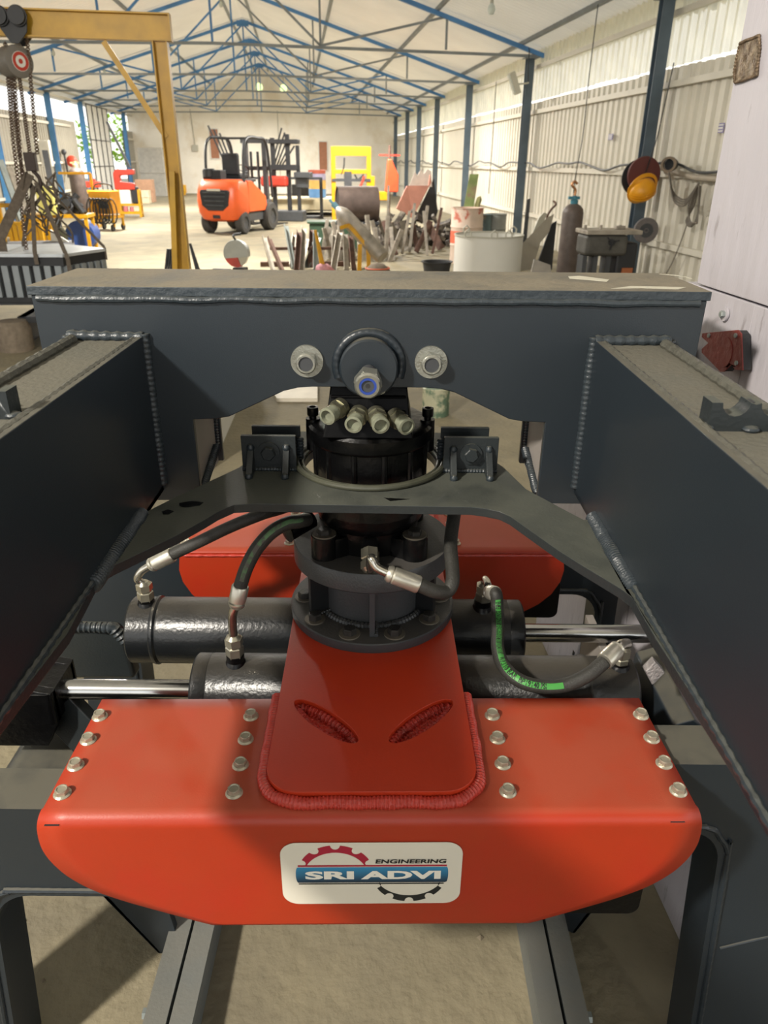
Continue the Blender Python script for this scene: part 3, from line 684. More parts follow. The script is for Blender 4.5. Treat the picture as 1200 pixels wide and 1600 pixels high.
# cover bolts: four rows of four on each cover
src = None
for s in (-1, 1):
    for xx in (-.485, -.2157, .2157, .485):
        for k in range(4):
            yy = s*(.333+.0594*k)
            if src is None:
                m = MB(); m.lathe([(.0138, 0), (.0138, .0012), (.0112, .0035)], (0, 0, 0)); m.cyl((0, 0, .003), (0, 0, .0095), .0108, n=6); m.lathe([(.0094, .0095), (.009, .0112), (.0076, .0112), (.007, .0098), (0, .0098)], (0, 0, 0), n=18); src = obj('hex_bolt', m, ZINCB, gr, world=False); o = src
            else: o = inst(src, gr)
            o.location = (xx+random.uniform(-.001, .001), yy, ZT); o.rotation_euler = (0, 0, random.uniform(0, PI/3))
# small paint crack marks at the bend ends
for (x, y) in ((-.485, -.5585), (.47, -.5575)):
    m = MB(); m.box((x, y, ZT-.014), (.022, .004, .0012)); obj('bend_crack', m, BLK, fc, world=False)
# bolted hub: bottom flange, drum, top disc
m = MB(); m.lathe([(0, z1n), (.174, z1n), (.175, z1n+.002), (.175, z1n+.019), (.173, z1n+.021), (.1, z1n+.021)], n=72); bf = obj('bottom_flange', m, GREYFL, gr, world=False)
m = MB(); m.lathe([(.108, z1n+.02), (.108, .25)], n=64); m.weld([(.113*math.cos(t), .113*math.sin(t), z1n+.023) for t in [2*PI*i/90 for i in range(91)]], .007, .009); obj('hub_drum', m, GREYFL, gr, world=False)
m = MB(); m.lathe([(.1, .25), (.161, .25), (.1635, .253), (.1635, .29), (.1615, .293), (0, .293)], n=72); obj('hub_disc', m, GREYFL, gr, world=False)
for k in range(6):
    a = -PI/2+k*PI/3; T = Matrix.Rotation(a, 4, 'Z'); m = MB(); m.box((.127, 0, .196), (.042, .011, .108), T)
    m.weld([T @ Vector((.106, sd*.008, .15)) for sd in (1,)]+[T @ Vector((.15, .008, .146))], .004); obj('hub_rib', m, GREYFL if k not in (1, 5, 2, 4) else BLACKC, gr, .001, world=False)
for k in range(10):
    a = -PI/2+(k+.5)*PI/5; c = Vector((.146*math.cos(a), .146*math.sin(a), z1n+.021)); m = MB(); m.cyl(c, c+Vector((0, 0, .003)), .0215); wv = obj('washer', m, WASH, gr, world=False)
    m = MB(); hexbolt(m, c+Vector((0, 0, .003)), (0, 0, 1), .0145, .013, ph=random.random()); obj('hex_bolt', m, BOLTD, wv, world=False)
# ---------------- sticker on the front cover
ys_ = -.5612
stw, x0s, x1s, zb, zt_ = .284, -.1425, .1425, .812-.7-.002-.2+.0, 0
zt_ = .748-.7; zb = .610-.7
def sp(mb, poly, d, holes=()): return mb.prism(poly, ys_-d, ys_-d-.0002, 'y', holes)
m = MB(); m.prism([(x, z) for x, z in rrect(x0s, zb, x1s, zt_, .026, 8)], ys_, ys_-.0007, 'y'); st = obj('maker_sticker', m, mat('sticker_white', 'd5cfc0', .5, 0, .02), gr, world=False, label='cream sticker with maker lettering and half gears')
ZC = (zb+zt_)/2+.0005; sc = stw/1007.0; scz = (zt_-zb)/333.0     # crop pixels of the sticker
def q_(px, py): return ((px-591)*sc, ZC-(py-220)*scz)
RD, BLU, TEAL = mat('sticker_red', 'a01432', .45, 0, .03), mat('sticker_blue', '1d4c74', .4, 0, .03), mat('sticker_teal', '3187b0', .4, 0, .03)
DK = mat('sticker_black', '14181a', .45, 0, .03); OFF = mat('sticker_letter', 'e6e2d6', .5, 0, .02)
def halfgear(cx, cy, up, co, ho, ci, hi, m_):
    """gear segment above (or below) a chord, with round notches cut out of its rim"""
    X, Z = q_(cx, cy); sg = 1 if up else -1
    Ro = (co*co+ho*ho)/(2*ho); Ri = (ci*ci+hi*hi)/(2*hi); a0 = math.asin((Ro-ho)/Ro); b0 = math.asin((Ri-hi)/Ri)
    out = []; n = 200
    for i in range(n+1):
        t = a0+(PI-2*a0)*i/n; r = Ro
        for k in range(-2, 3):
            dd = abs(t-(PI/2+k*rad(35)))*Ro
            if dd < .0074: r = min(r, Ro-.0015-math.sqrt(.0077**2-dd*dd))
        out.append((X+r*math.cos(t), Z+sg*(r*math.sin(t)-(Ro-ho))))
    inn = [(X+Ri*math.cos(t), Z+sg*(Ri*math.sin(t)-(Ri-hi))) for t in [b0+(PI-2*b0)*i/40 for i in range(40, -1, -1)]]
    mb = MB(); sp(mb, out+inn, .0008); obj('gear_print', mb, m_, st, world=False)
halfgear(390, 176, True, .0575, .0452, .0457, .0293, RD)
halfgear(806, 273, False, .0560, .0424, .0496, .0284, DK)
mb = MB(); sp(mb, [q_(180, 172), q_(1012, 172), q_(1012, 180), q_(180, 180)], .0009); obj('rule_print', mb, RD, st, world=False)
mb = MB(); sp(mb, [q_(180, 271), q_(1000, 271), q_(1000, 277), q_(180, 277)], .0009); obj('rule_print', mb, DK, st, world=False)
bar = [q_(178, 184), q_(1012, 184)]+[q_(1012+10*math.sin(t), 225-41*math.cos(t)) for t in [PI*i/10 for i in range(1, 10)]]+[q_(1005, 267), q_(178, 267)]+[q_(178-12*math.sin(t), 225+41*math.cos(t)) for t in [PI*i/10 for i in range(1, 10)]]
gm = mat('sticker_band', '2d7ba6', .4, 0, .02)
N = gm.node_tree.nodes; Lk = gm.node_tree.links; tcn = N.new('ShaderNodeTexCoord'); sz = N.new('ShaderNodeSeparateXYZ'); Lk.new(tcn.outputs['Object'], sz.inputs[0]); mr = N.new('ShaderNodeMapRange'); Lk.new(sz.outputs['Z'], mr.inputs[0])
mr.inputs[1].default_value = q_(0, 267)[1]; mr.inputs[2].default_value = q_(0, 184)[1]; cr_ = N.new('ShaderNodeValToRGB'); Lk.new(mr.outputs[0], cr_.inputs[0]); cr_.color_ramp.elements[0].color = lin('0d1a2c')+(1,); cr_.color_ramp.elements[1].color = lin('2f86b4')+(1,); Lk.new(cr_.outputs[0], N['Principled BSDF'].inputs['Base Color'])
mb = MB(); sp(mb, bar, .001); obj('blue_band', mb, gm, st, world=False)
def textmesh(txt, w, h, bold=0.0, shear=0.0, spacing=1.0):
    """vertices and faces of flat text scaled to w x h, origin lower left"""
    c = bpy.data.curves.new('t', 'FONT'); c.body = txt; c.offset = bold; c.shear = shear; c.space_character = spacing; c.fill_mode = 'FRONT' if False else 'BOTH'; c.resolution_u = 3
    o = bpy.data.objects.new('t', c); COL.objects.link(o); dg = bpy.context.evaluated_depsgraph_get(); me = o.evaluated_get(dg).to_mesh()
    vs = [v.co.copy() for v in me.vertices]; fs = [tuple(p.vertices) for p in me.polygons]
    o.evaluated_get(dg).to_mesh_clear(); bpy.data.objects.remove(o); bpy.data.curves.remove(c)
    xs = [v.x for v in vs]; ysx = [v.y for v in vs]; ax, bx, ay, by = min(xs), max(xs), min(ysx), max(ysx)
    return [((v.x-ax)/(bx-ax)*w, (v.y-ay)/(by-ay)*h) for v in vs], fs
def sticker_text(txt, x0, y0, x1, y1, m_, bold, shear=0, sp_=1.0, name='lettering'):
    a = q_(x0, y1); b = q_(x1, y0); uv, fs = textmesh(txt, b[0]-a[0], b[1]-a[1], bold, shear, sp_)
    mb = MB(); mb.add([(a[0]+u, ys_-.0016, a[1]+v) for u, v in uv], fs); obj(name, mb, m_, st, world=False)
sticker_text('SRI', 218, 203, 492, 248, OFF, .045); sticker_text('ADVI', 532, 203, 980, 248, OFF, .045)
sticker_text('ENGINEERING', 612, 141, 1008, 163, DK, .03, .1)
# ------------------------------------------------------------------ hydraulic cylinders
def hydcyl(name, lab, y, z, xa, xb, rodx, side):
    t = thing(name, lab, 'cylinder', (xa, y, z)); R = .0775
    m = MB(); n = 48; a = Vector((xa, y, z)); 
    prof = [(.055, 0), (R-.004, 0), (R, .004)]
    L = xb-xa
    if side > 0: prof += [(R, .055), (R+.0025, .058), (R+.003, .064), (R-.0015, .069), (R, .074), (R, L-.035), (R-.001, L-.033), (R, L-.031)]
    else: prof += [(R, .03), (R-.001, .032), (R, .034), (R, L-.11), (R+.003, L-.105), (R+.003, L-.095), (R, L-.09)]
    prof += [(R, L-.004), (R-.004, L), (.04, L)]
    m.lathe(prof, a, (1, 0, 0), n); obj('barrel', m, BLACKC, t)
    m = MB(); e = Vector((xb, y, z)) if side > 0 else a; m.lathe([(.0215, -.03), (.036, 0), (.036, .006), (.0235, .008)], e, (side, 0, 0), 40); obj('gland', m, BLACK, t)
    m = MB(); m.cyl(e, Vector((rodx, y, z)), .0215, n=40); obj('rod', m, CHROME, t)
    return t
cB = hydcyl('hydraulic_cylinder', 'black hydraulic cylinder at the back, its chrome rod out to the right', 1.458, .70, -.585, .322, .68, 1)
cF = hydcyl('hydraulic_cylinder', 'black hydraulic cylinder at the front, its chrome rod out to the left', 1.239, .70, -.386, .515, -.70, -1)
def port(t, c, h=.018, r=.018):
    m = MB(); m.cyl(c-Vector((0, 0, .012)), c+Vector((0, 0, h)), r, n=24); m.lathe([(r*1.35, -.006), (r*1.2, 0), (r, .006)], c, n=24); obj('port_boss', m, BLACK, t)
FIT = mat('fitting_steel', 'b8b3a2', .28, .85, .1, 40)
ELB = mat('elbow_steel', 'bdb9ae', .2, .95, .08, 30)
FER = mat('ferrule_steel', 'c3bfb2', .33, .8, .1, 60)
def nutpair(m, c, d, r=.0185, h1=.02, gap=.006, h2=.016):
    c = Vector(c); d = Vector(d).normalized()
    m.cyl(c, c+d*h1, r, n=6, ph=.3); m.cyl(c+d*h1, c+d*(h1+.002), r, r*.9, n=6, ph=.3)
    m.cyl(c+d*h1, c+d*(h1+gap), r*.8, n=20)
    m.cyl(c+d*(h1+gap), c+d*(h1+gap+h2), r, n=6, ph=.1); m.cyl(c+d*(h1+gap+h2), c+d*(h1+gap+h2+.006), r*.85, r*.55, n=20)
    return c+d*(h1+gap+h2+.004)
def hose(lab, base, d, elbow, ferr, path, rh=.0135, end=None):
    """base, d: where the nuts sit and their direction; elbow: points to the ferrule; ferr: ferrule end; path: the hose's points"""
    t = thing('hydraulic_hose', lab, 'hose', base)
    m = MB(); top = nutpair(m, base, d); obj('swivel_nut', m, FIT, t)
    el = smooth([top-Vector(d).normalized()*.004]+[Vector(p) for p in elbow], 8); m = MB(); m.tube(el, .0088, 16); obj('elbow', m, ELB, t)
    f0, f1 = Vector(elbow[-1]), Vector(ferr); dd = (f1-f0).normalized(); m = MB()
    m.lathe([(.009, -.004), (.0135, -.003), (.0165, .002), (.0165, .006), (.0145, .008), (.0168, .011), (.0172, (f1-f0).length-.003), (.0155, (f1-f0).length)], f0, dd, 20); obj('ferrule', m, FER, t)
    P = smooth([f1-dd*.01]+[f1+dd*.004]+[Vector(p) for p in path], 10); m = MB(); m.tube(P, rh, 18); h = obj('hose', m, RUBBER, t)
    return t, h, P
# A: back cylinder, left end
c = Vector((-.545, 1.455, .775)); port(cB, c, .012)
tA, hA, PA = hose('black hose from the left end of the back cylinder up under the arch plate', c+Vector((0, 0, .010)), (0, 0, 1), [Yp(215, 905, 1.452), Yp(221, 893, 1.452), Yp(236, 883, 1.45)], Yp(270, 866, 1.45), [Yp(310, 847, 1.45), Yp(360, 823, 1.45), Yp(410, 803, 1.46), Yp(455, 788, 1.5), (-.1, 1.56, 1.05), (-.03, 1.6, 1.0)])
# B: front cylinder, left end
c = Vector((-.299, 1.235, .775)); port(cF, c, .02)
tB, hB, PB = hose('hose with worn green print from the front cylinder up to the rotator side port', c+Vector((0, 0, .018)), (0, 0, 1), [Yp(363, 972, 1.236), Yp(364, 958, 1.236), Yp(369, 946, 1.236)], Yp(376, 915, 1.24), [Yp(386, 885, 1.25), Yp(402, 856, 1.26), Yp(424, 832, 1.27), Yp(448, 818, 1.285), Yp(466, 815, 1.3), Yp(480, 812, 1.33)])
# C: rotator front port
c = Vector((-.026, 1.262, 1.022)); 
m = MB(); m.cyl(c+Vector((0, .05, .012)), c+Vector((0, -.004, -.001)), .017, n=24); obj('front_port', m, BLACK, sf)
tC, hC, PC = hose('short hose from the front of the rotator curling round the hub to the right', c, (.02, -.8, -.55), [Yp(580, 872, 1.2), Yp(588, 886, 1.19), Yp(607, 896, 1.185)], Yp(655, 914, 1.18), [Yp(680, 924, 1.185), Yp(698, 924, 1.2), Yp(707, 908, 1.215), Yp(706, 880, 1.25), Yp(704, 850, 1.29), Yp(708, 815, 1.33), Yp(712, 790, 1.36)], .0135)
# D: back cylinder right to front cylinder right
c = Vector((.228, 1.452, .775)); port(cB, c, .02, .02)
tD, hD, PD = hose('black hose with green printed stripe looping between the two cylinders on the right', c+Vector((0, 0, .018)), (0, -.05, 1), [c+Vector((0, -.01, .078)), c+Vector((.002, -.035, .082)), c+Vector((.005, -.05, .07))], Yp(774, 928, 1.375), [Yp(777, 950, 1.36), Yp(778, 985, 1.31), Yp(778, 1015, 1.24), Yp(789, 1044, 1.17), Yp(815, 1065, 1.135), Yp(850, 1073, 1.125), Yp(885, 1070, 1.125), Yp(918, 1055, 1.13), Yp(937, 1040, 1.14), Yp(944, 1034, 1.145)], .0135)
t = tD; c = Vector((.482, 1.235, .775)); port(cF, c, .01)
m = MB(); top = nutpair(m, c+Vector((0, 0, .006)), (0, 0, 1), .0175, .014, .004, .018); obj('swivel_nut', m, FIT, t)
e0 = Yp(944, 1034, 1.145); e1 = Yp(966, 1012, 1.18); dd = (e1-e0).normalized(); m = MB(); m.lathe([(.0155, 0), (.0172, .003), (.0168, (e1-e0).length-.01), (.0145, (e1-e0).length-.008), (.0165, (e1-e0).length-.004), (.009, (e1-e0).length)], e0, dd, 20); obj('ferrule', m, FER, t)
m = MB(); m.tube(smooth([e1-dd*.003, e1+dd*.012, Vector((top.x, 1.215, top.z+.022)), top+Vector((0, 0, .006)), top-Vector((0, 0, .004))], 8), .0105, 16); obj('elbow', m, ELB, t)
# printed stripes: thin skins lying on the hoses
def onhose(P, s0, s1, a0, a1, lift, ns=60, na=4):
    L = [0]
    for p, q in zip(P, P[1:]): L.append(L[-1]+(q-p).length)
    def at(s):
        s = max(0, min(L[-1]-1e-6, s)); k = max(0, min(len(P)-2, next(i for i in range(len(L)-1) if L[i+1] > s)))
        f = (s-L[k])/max(1e-9, L[k+1]-L[k]); p = P[k].lerp(P[k+1], f); d = (P[min(k+2, len(P)-1)]-P[max(k-1, 0)]).normalized(); return p, d
    def pt(s, a, r):
        p, d = at(s); v = CAM_SIDE-d*CAM_SIDE.dot(d); v.normalize(); u = d.cross(v); return p+(v*math.cos(a)+u*math.sin(a))*r
    return L[-1], pt
CAM_SIDE = Vector((0, -.75, .66))
def stripe(P, h, s0, s1, a0, a1, m_, r=.0139, name='green_stripe'):
    L, pt = onhose(P, 0, 0, 0, 0, 0); m = MB(); ns, na = 80, 4; vs = []
    for i in range(ns+1):
        for j in range(na+1): vs.append(pt(L*(s0+(s1-s0)*i/ns), a0+(a1-a0)*j/na, r))
    fs = [(i*(na+1)+j, i*(na+1)+j+1, (i+1)*(na+1)+j+1, (i+1)*(na+1)+j) for i in range(ns) for j in range(na)]; m.add(vs, fs); obj(name, m, m_, h)
def hosetext(P, h, txt, s0, s1, a0, a1, r=.0148, flip=1):
    L, pt = onhose(P, 0, 0, 0, 0, 0); uv, fs = textmesh(txt, 1, 1, .02); m = MB()
    m.add([pt(L*(s0+(s1-s0)*u), a0+(a1-a0)*v, r) for u, v in uv], fs); obj('hose_print', m, INK, h)
stripe(PD, hD, .05, .80, -.42, .42, GREEN)
hosetext(PD, hD, 'EN 853 2SN DN10 EXCEEDS SAE100 R2AT 3/8"', .06, .47, .38, -.38)
hosetext(PD, hD, 'W.P.330 BAR  BP19140 PSI', .49, .73, .38, -.38)
stripe(PB, hB, .1, .85, -.1, .5, mat('worn_green', '4a6b45', .6, 0, .3, 90, col2='4a4740', c2scale=60, c2lo=.45, c2hi=.55))
# ------------------------------------------------------------------ jaws: four curved tines, two cross members
def tine(parent, s, zt, zb, yc, x_leg, nm='tine', rake=0.0, w=.17):
    """box section tine: level top run, rounded shoulder, leg to the floor. s = -1 left, +1 right"""
    r = .07; xi = X0+s*x_leg; xs = X0+s*.30
    inner = [(xs, zb)]+[(xi-s*r+s*r*math.sin(a), zb-r+r*math.cos(a)) for a in [PI/2*k/8 for k in range(9)]]+[(xi+s*.012, .012)]
    xo = xi+s*w; ro_ = min(.13, w*.8)
    outer_ = [(xo+s*.012, .012)]+[(xo-s*ro_*1+s*ro_*math.cos(a), zt-ro_+ro_*math.sin(a)) for a in [PI/2*k/8 for k in range(9)]]+[(xs, zt)]
    pr = inner+outer_
    m = MB(); m.prism(pr, yc-.048, yc-.036, 'y'); m.prism(pr, yc+.036, yc+.048, 'y')
    # webs between the two side plates
    def web(line):
        P = [Vector((p[0], 0, p[1])) for p in line]
        for a, b in zip(P, P[1:]): m.add([a+Vector((0, yc-.036, 0)), b+Vector((0, yc-.036, 0)), b+Vector((0, yc+.036, 0)), a+Vector((0, yc+.036, 0))], [(0, 1, 2, 3)])
    web(inner); web(outer_)
    rk = lambda v: Vector((v.x, v.y-rake*max(0, 1-v.z/.6), v.z))
    m.v = [rk(v) for v in m.v]; o = obj(nm, m, SLATE, parent)
    m = MB(); q = [Vector((p[0]+(s*.016 if k > 0 else 0), yc-.049, p[1]+(.014 if k < 5 else .006))) for k, p in enumerate(inner)]; m.weld(smooth(q, 3), .0055, .02, 8, .06); m.v = [rk(v) for v in m.v]; obj('weld_bead', m, SLATE, o)
    if rake: m = MB(); a = Vector((xi+s*.035, yc-.049, .36)); m.weld([a, Vector((xo+s*.01, yc-.049, .41))], .003, .02, 8, .05); m.v = [rk(v) for v in m.v]; obj('weld_bead', m, SLATE, o)
    return o
jl = thing('grapple_jaw', 'dark slate blue box section jaw on the left, reaching down to the floor', 'jaw', (X0-.65, Y0, 0))
jr = thing('grapple_jaw', 'dark slate blue box section jaw on the right, reaching down to the floor', 'jaw', (X0+.65, Y0, 0))
tine(jl, -1, .672, .47, .996, .69, 'front_tine', .07); tine(jr, 1, .788, .632, .996, .635, 'front_tine', .07)
tine(jl, -1, .76, .56, 1.79, .665, 'rear_tine'); tine(jr, 1, .788, .632, 1.79, .615, 'rear_tine', 0, .055)
# cross members and knuckles
fr0 = [Yp(*p_, 1.46) for p_ in ((72, 1062), (100, 983), (176, 985), (196, 1005), (212, 1062))]; bk0 = [p_+Vector((0, .05, -.004)) for p_ in fr0]
m = MB(); m.add(fr0+bk0, [(0, 1, 2, 3, 4), (9, 8, 7, 6, 5)]+[(i, (i+1) % 5, 5+(i+1) % 5, 5+i) for i in range(5)])
xm = obj('cross_member', m, SLATE2, jl, .012)
m = MB(); m.weld([p_+Vector((0, .004, .004)) for p_ in fr0[1:4]], .013, .012, 12, .15); obj('weld_bead', m, WELD, xm)
m = MB(); m.prism(rrect(-.80, .33, -.60, .56, .05), 1.05, 1.3, 'y'); obj('cross_member', m, SLATE, jl, .004)
m = MB(); m.weld([(-.8, 1.047, .567), (-.63, 1.047, .565), (-.6, 1.047, .53), (-.598, 1.047, .4)], .012, .014, 10, .2); obj('weld_bead', m, WELD, jl)
m = MB(); m.prism([(.545, .60), (.62, .60), (.64, .70), (.60, .735), (.56, .72)], 1.12, 1.36, 'y'); obj('cross_member', m, SLATE, jr, .006)
m = MB(); m.prism([(.50, .5), (.60, .5), (.62, .62), (.56, .66), (.50, .6)], 1.05, 1.12, 'y'); obj('cross_member', m, mat('grey_plate', '8b8580'), jr, .006)
m = MB(); m.b2((.515, 1.15, .40), (.535, 1.6, .66)); obj('link_plate', m, mat('grey_plate', '8b8580'), jr, .002)
q_4 = [Yp(*p_, 1.12) for p_ in ((1008, 1050), (1024, 1034), (1040, 1052), (1020, 1072))]; m = MB(); m.add(q_4+[p_+Vector((0, .02, 0)) for p_ in q_4], [(0, 1, 2, 3), (7, 6, 5, 4)]+[(i, (i+1) % 4, 4+(i+1) % 4, 4+i) for i in range(4)]); obj('cleat', m, mat('bright_weld', '8a8584', .4, .2, .2, 60, .6, 150), jr, .003)
# clevis on the front rod (left), with its slot
m = MB(); m.prism(rrect(-.80, 1.175, -.66, 1.30, .012), .735, .66, 'z', [rrect(-.765, 1.2, -.735, 1.275, .01)]); ck = obj('rod_clevis', m, BLACK, jl, .006)
for ya in (1.178, 1.275): m = MB(); m.prism([(-.66, .66), (-.66, .735), (-.71, .745), (-.8, .745), (-.8, .60), (-.69, .60)], ya, ya+.022, 'y'); obj('clevis_cheek', m, BLACK, ck, .003)
m = MB(); m.bar((-.68, 1.235, .66), (-.56, 1.2, .52), .09, .03, (0, 1, 0)); obj('link_plate', m, SLATE2, jl, .003)
m = MB(); m.prism(rrect(.64, 1.40, .76, 1.52, .012), .735, .66, 'z'); obj('rod_clevis', m, BLACK, jr, .006)
# black guard blocks under the right ends of the covers
m = MB(); m.prism(rrect(X0+.30, .58, X0+.50, .70, .02), 1.78, 1.705, 'y'); obj('guard_block', m, BLACK, jr, .003)
m = MB(); m.prism(rrect(X0+.28, .52, X0+.475, .64, .02), 1.0, .87, 'y'); obj('guard_block', m, BLACK, jr, .003)
# leaning toe plates that reach the floor between the tines
m = MB(); m.prism([(-.68, .30), (-.50, .30), (-.47, .02), (-.525, .0)], 1.14, 1.16, 'y'); m.prism([(-.68, .30), (-.525, 0), (-.515, 0), (-.665, .30)], 1.14, 1.3, 'y'); m.prism([(-.70, .30), (-.50, .30), (-.50, .42), (-.70, .42)], 1.10, 1.3, 'y'); obj('toe_plate', m, SLATE, jl, .002)
m = MB(); m.prism([(.60, .30), (.44, .30), (.42, .02), (.475, .0)], 1.2, 1.22, 'y'); m.prism([(.60, .30), (.475, 0), (.465, 0), (.58, .30)], 1.2, 1.34, 'y'); m.prism([(.64, .30), (.44, .30), (.44, .42), (.64, .42)], 1.16, 1.3, 'y'); obj('toe_plate', m, SLATE, jr, .002)
# ------------------------------------------------------------------ floor rails
for s, lab in ((-1, 'grey steel floor rail of two channels on the left, under the red cover'), (1, 'grey steel floor rail of two channels on the right, under the red cover')):
    xr = (X0-.412) if s < 0 else (X0+.415); RG = mat('rail_grey', '6c706f', .4, .1, .08, 4, .1, 120, dust='7a766a', dustamt=.5)
    t = thing('floor_rail', lab, 'rail', (xr, 1.2, 0))
    for k in (-1, 1):
        m = MB(); cx = xr+k*.0275; m.b2((cx-.024, .25, 0), (cx+.024, 2.3, .08)); m.b2((cx-.024, .25, .08), (cx+.024, 2.3, .0801)); obj('rail_bar', m, RG, t, .006)
    for y in (.98, 1.9):
        m = MB(); q = (xr+s*.056, y, .04); m.cyl(q, (q[0]+s*.012, q[1], q[2]), .012, n=6); obj('bolt_head', m, GALV, t)
# ------------------------------------------------------------------ white panelled machine body on the right
wa = rad(4.64)
wp = thing('white_panel_body', 'tall white painted machine body with steel patch beside the dark frame', 'machine', (.707, 1.325, 0), wa)
m = MB(); m.b2((.004, -.26, 1.463), (.05, .365, 3.2)); obj('upper_panel', m, WHITEP, wp, .002, world=False)
m = MB(); m.b2((.004, -.26, 0.002), (.05, .12, 1.459)); obj('lower_panel', m, WHITEP, wp, .002, world=False)
m = MB(); m.b2((.006, .1235, 0.002), (.05, .42, 1.459)); obj('lower_panel', m, WHITEP, wp, .002, world=False)
m = MB(); m.b2((.004, .424, 0.002), (.05, 1.19, .78)); obj('step_panel', m, WHITEP, wp, .002, world=False)
m = MB(); m.b2((.05, -.26, 0.0), (.9, .36, 3.2)); m.b2((.05, .36, 0), (.9, 1.19, .78)); obj('body_block', m, WHITEP, wp, world=False)
wq = Matrix.Rotation(wa, 3, 'Z'); wx, wy, wo = wq @ Vector((1, 0, 0)), wq @ Vector((0, 1, 0)), Vector((.707, 1.325, 0))
def WX(px, py): d = ray(px, py); p_ = CAM+d*((wo-CAM).dot(wx)/d.dot(wx))-wo; return (p_.dot(wy), p_.z)
pat = [WX(*q) for q in ((1156, 68), (1166, 63), (1176, 60), (1186, 55), (1187, 75), (1184, 98), (1182, 118), (1172, 121), (1160, 126), (1148, 129), (1147, 112), (1151, 90))]
m = MB(); m.prism([(a+.0015*math.sin(i*5), b+.0015*math.cos(i*7)) for i, (a, b) in enumerate(pat)], .004, 0.0005, 'x'); obj('burnt_patch', m, BURN, wp, world=False)
m = MB(); m.weld([(0, a, b) for a, b in pat+[pat[0]]], .0025, .006, 8, .3); obj('burnt_rim', m, mat('burnt_rim', '6a5a48', .5, .4, .4, 60, .6, 90), wp, world=False)
for (y, z, sz_) in ((.219, 1.423, 1), (.04, 1.70, .7)):
    m = MB(); m.cyl((.004, y, z), (.0, y, z), .014*sz_); w0 = obj('washer', m, WHITEP, wp, world=False)
    m = MB(); hexbolt(m, (0, y, z), (-1, 0, 0), .0075*sz_, .008); obj('hex_bolt', m, GALV, w0, world=False)
for (y, z) in ((.62, .34), (.72, .2)):
    m = MB(); m.tube(smooth([(-.0, y, z), (-.03, y, z+.0), (-.035, y, z-.07), (0, y, z-.075)], 6), .007, 8); obj('handle', m, WHITEP, wp, world=False)
    m = MB(); m.b2((.0035, y+.03, z-.06), (.002, y+.045, z+.0)); obj('slot', m, BLK, wp, world=False)
# magnets hanging on it
MAGP = [(1112, 521), (1168, 516), (1173, 522), (1175, 578), (1163, 577), (1157, 569), (1146, 580), (1140, 580), (1111, 551), (1111, 545), (1121, 536), (1111, 527)]; MC = WX(1143, 548)
def magnet(lab, y, z, sc_, rz):
    t = thing('welding_magnet', lab, 'magnet', Vector((.707, 1.325, 0))+Matrix.Rotation(wa, 3, 'Z') @ Vector((-.001, y, z)), wa)
    pr = [WX(*q) for q in MAGP]; pr = [(a-MC[0], b-MC[1]) for a, b in pr]; pr = [(a*sc_, b*sc_) for a, b in pr]
    m = MB(); m.prism(pr, -.016, 0, 'x'); obj('magnet_block', m, BLK, t, .001, world=False)
    m = MB(); m.prism([(a*1.02, b*1.02) for a, b in pr], -.019, -.016, 'x'); fp = obj('face_plate', m, MAROON, t, .0008, world=False)
    m = MB(); m.cyl((-.019, -.01, .0), (-.0203, -.01, .0), .03, n=32); obj('raised_disc', m, MAROON, t, world=False)
    for q in ((1123, 524), (1166, 524), (1167, 567)):
        a, b = WX(*q); a -= MC[0]; b -= MC[1]
        m = MB(); m.cyl((-.019, a*sc_, b*sc_), (-.022, a*sc_, b*sc_), .0045); obj('rivet', m, GALV, t, world=False)
magnet('dark red arrow shaped welding magnet stuck on the white panel', MC[0], MC[1], 1.0, 0)
magnet('dark red welding magnet half hidden behind the end of the cross beam', WX(1068, 562)[0], WX(1068, 562)[1], .82, 0)
# ------------------------------------------------------------------ BACKGROUND things (hall coordinates)
# yellow gantry ----------------------------------------------------------
GY = 8.0
p = HY(258, 221, GY); gx = HY(238, 32, GY).x+.05; gz = HY(238, 22, GY).z
ga = hthing('gantry_crane', 'yellow painted steel gantry with a single post, beam and diagonal brace', 'crane', (gx, GY, 0))
zbm = gz-.0; bh = .2
m = MB()
def ibeam(m, a, b, h, w, up=(0, 0, 1), t=.012):
    a, b = Vector(a), Vector(b); d = (b-a).normalized(); up = Vector(up); u = (up-d*up.dot(d)).normalized()
    m.bar(a+u*(h/2), b+u*(h/2), w, t, up); m.bar(a-u*(h/2), b-u*(h/2), w, t, up); m.bar(a, b, t, h, up)
ibeam(m, (.1, 0, zbm-bh/2), (-2.9, 0, zbm-bh/2+.02), bh, .11); m.b2((.095, -.06, zbm-bh-.006), (.107, .06, zbm+.006)); obj('beam', m, YELG, ga, world=False)
m = MB(); ibeam(m, (0, 0, .01), (0, 0, zbm-bh-.01), .12, .14, (1, 0, 0)); obj('post', m, YELG, ga, world=False)
m = MB(); m.angle((-.5, 0, zbm-bh-.02), (-.04, 0, zbm-bh-.78), .05, .006, (0, 1, 0)); obj('brace', m, YELG, ga, world=False)
m = MB(); m.bar((.0, -.1, 1.6), (-.12, -.1, .02), .05, .05); obj('back_stay', m, YELG, ga, world=False)
m = MB(); m.box((0, 0, .012), (.4, 1.4, .024)); obj('foot', m, YELG, ga, world=False)
m = MB(); ibeam(m, (-2.85, 0, .01), (-2.85, 0, zbm-bh+.01), .12, .14, (1, 0, 0)); obj('post', m, YELG, ga, world=False)
m = MB()
for i in range(3): m.tube(smooth([(-.08-.02*i, -.09, .9), (-.14-.03*i, -.1, .45), (-.1, -.1, .15-.02*i), (.12+.03*i, -.1, .12), (.16+.02*i, -.09, .5), (.1, -.09, .95)], 6), .012, 6)
obj('coiled_cable', m, BLK, ga, world=False)
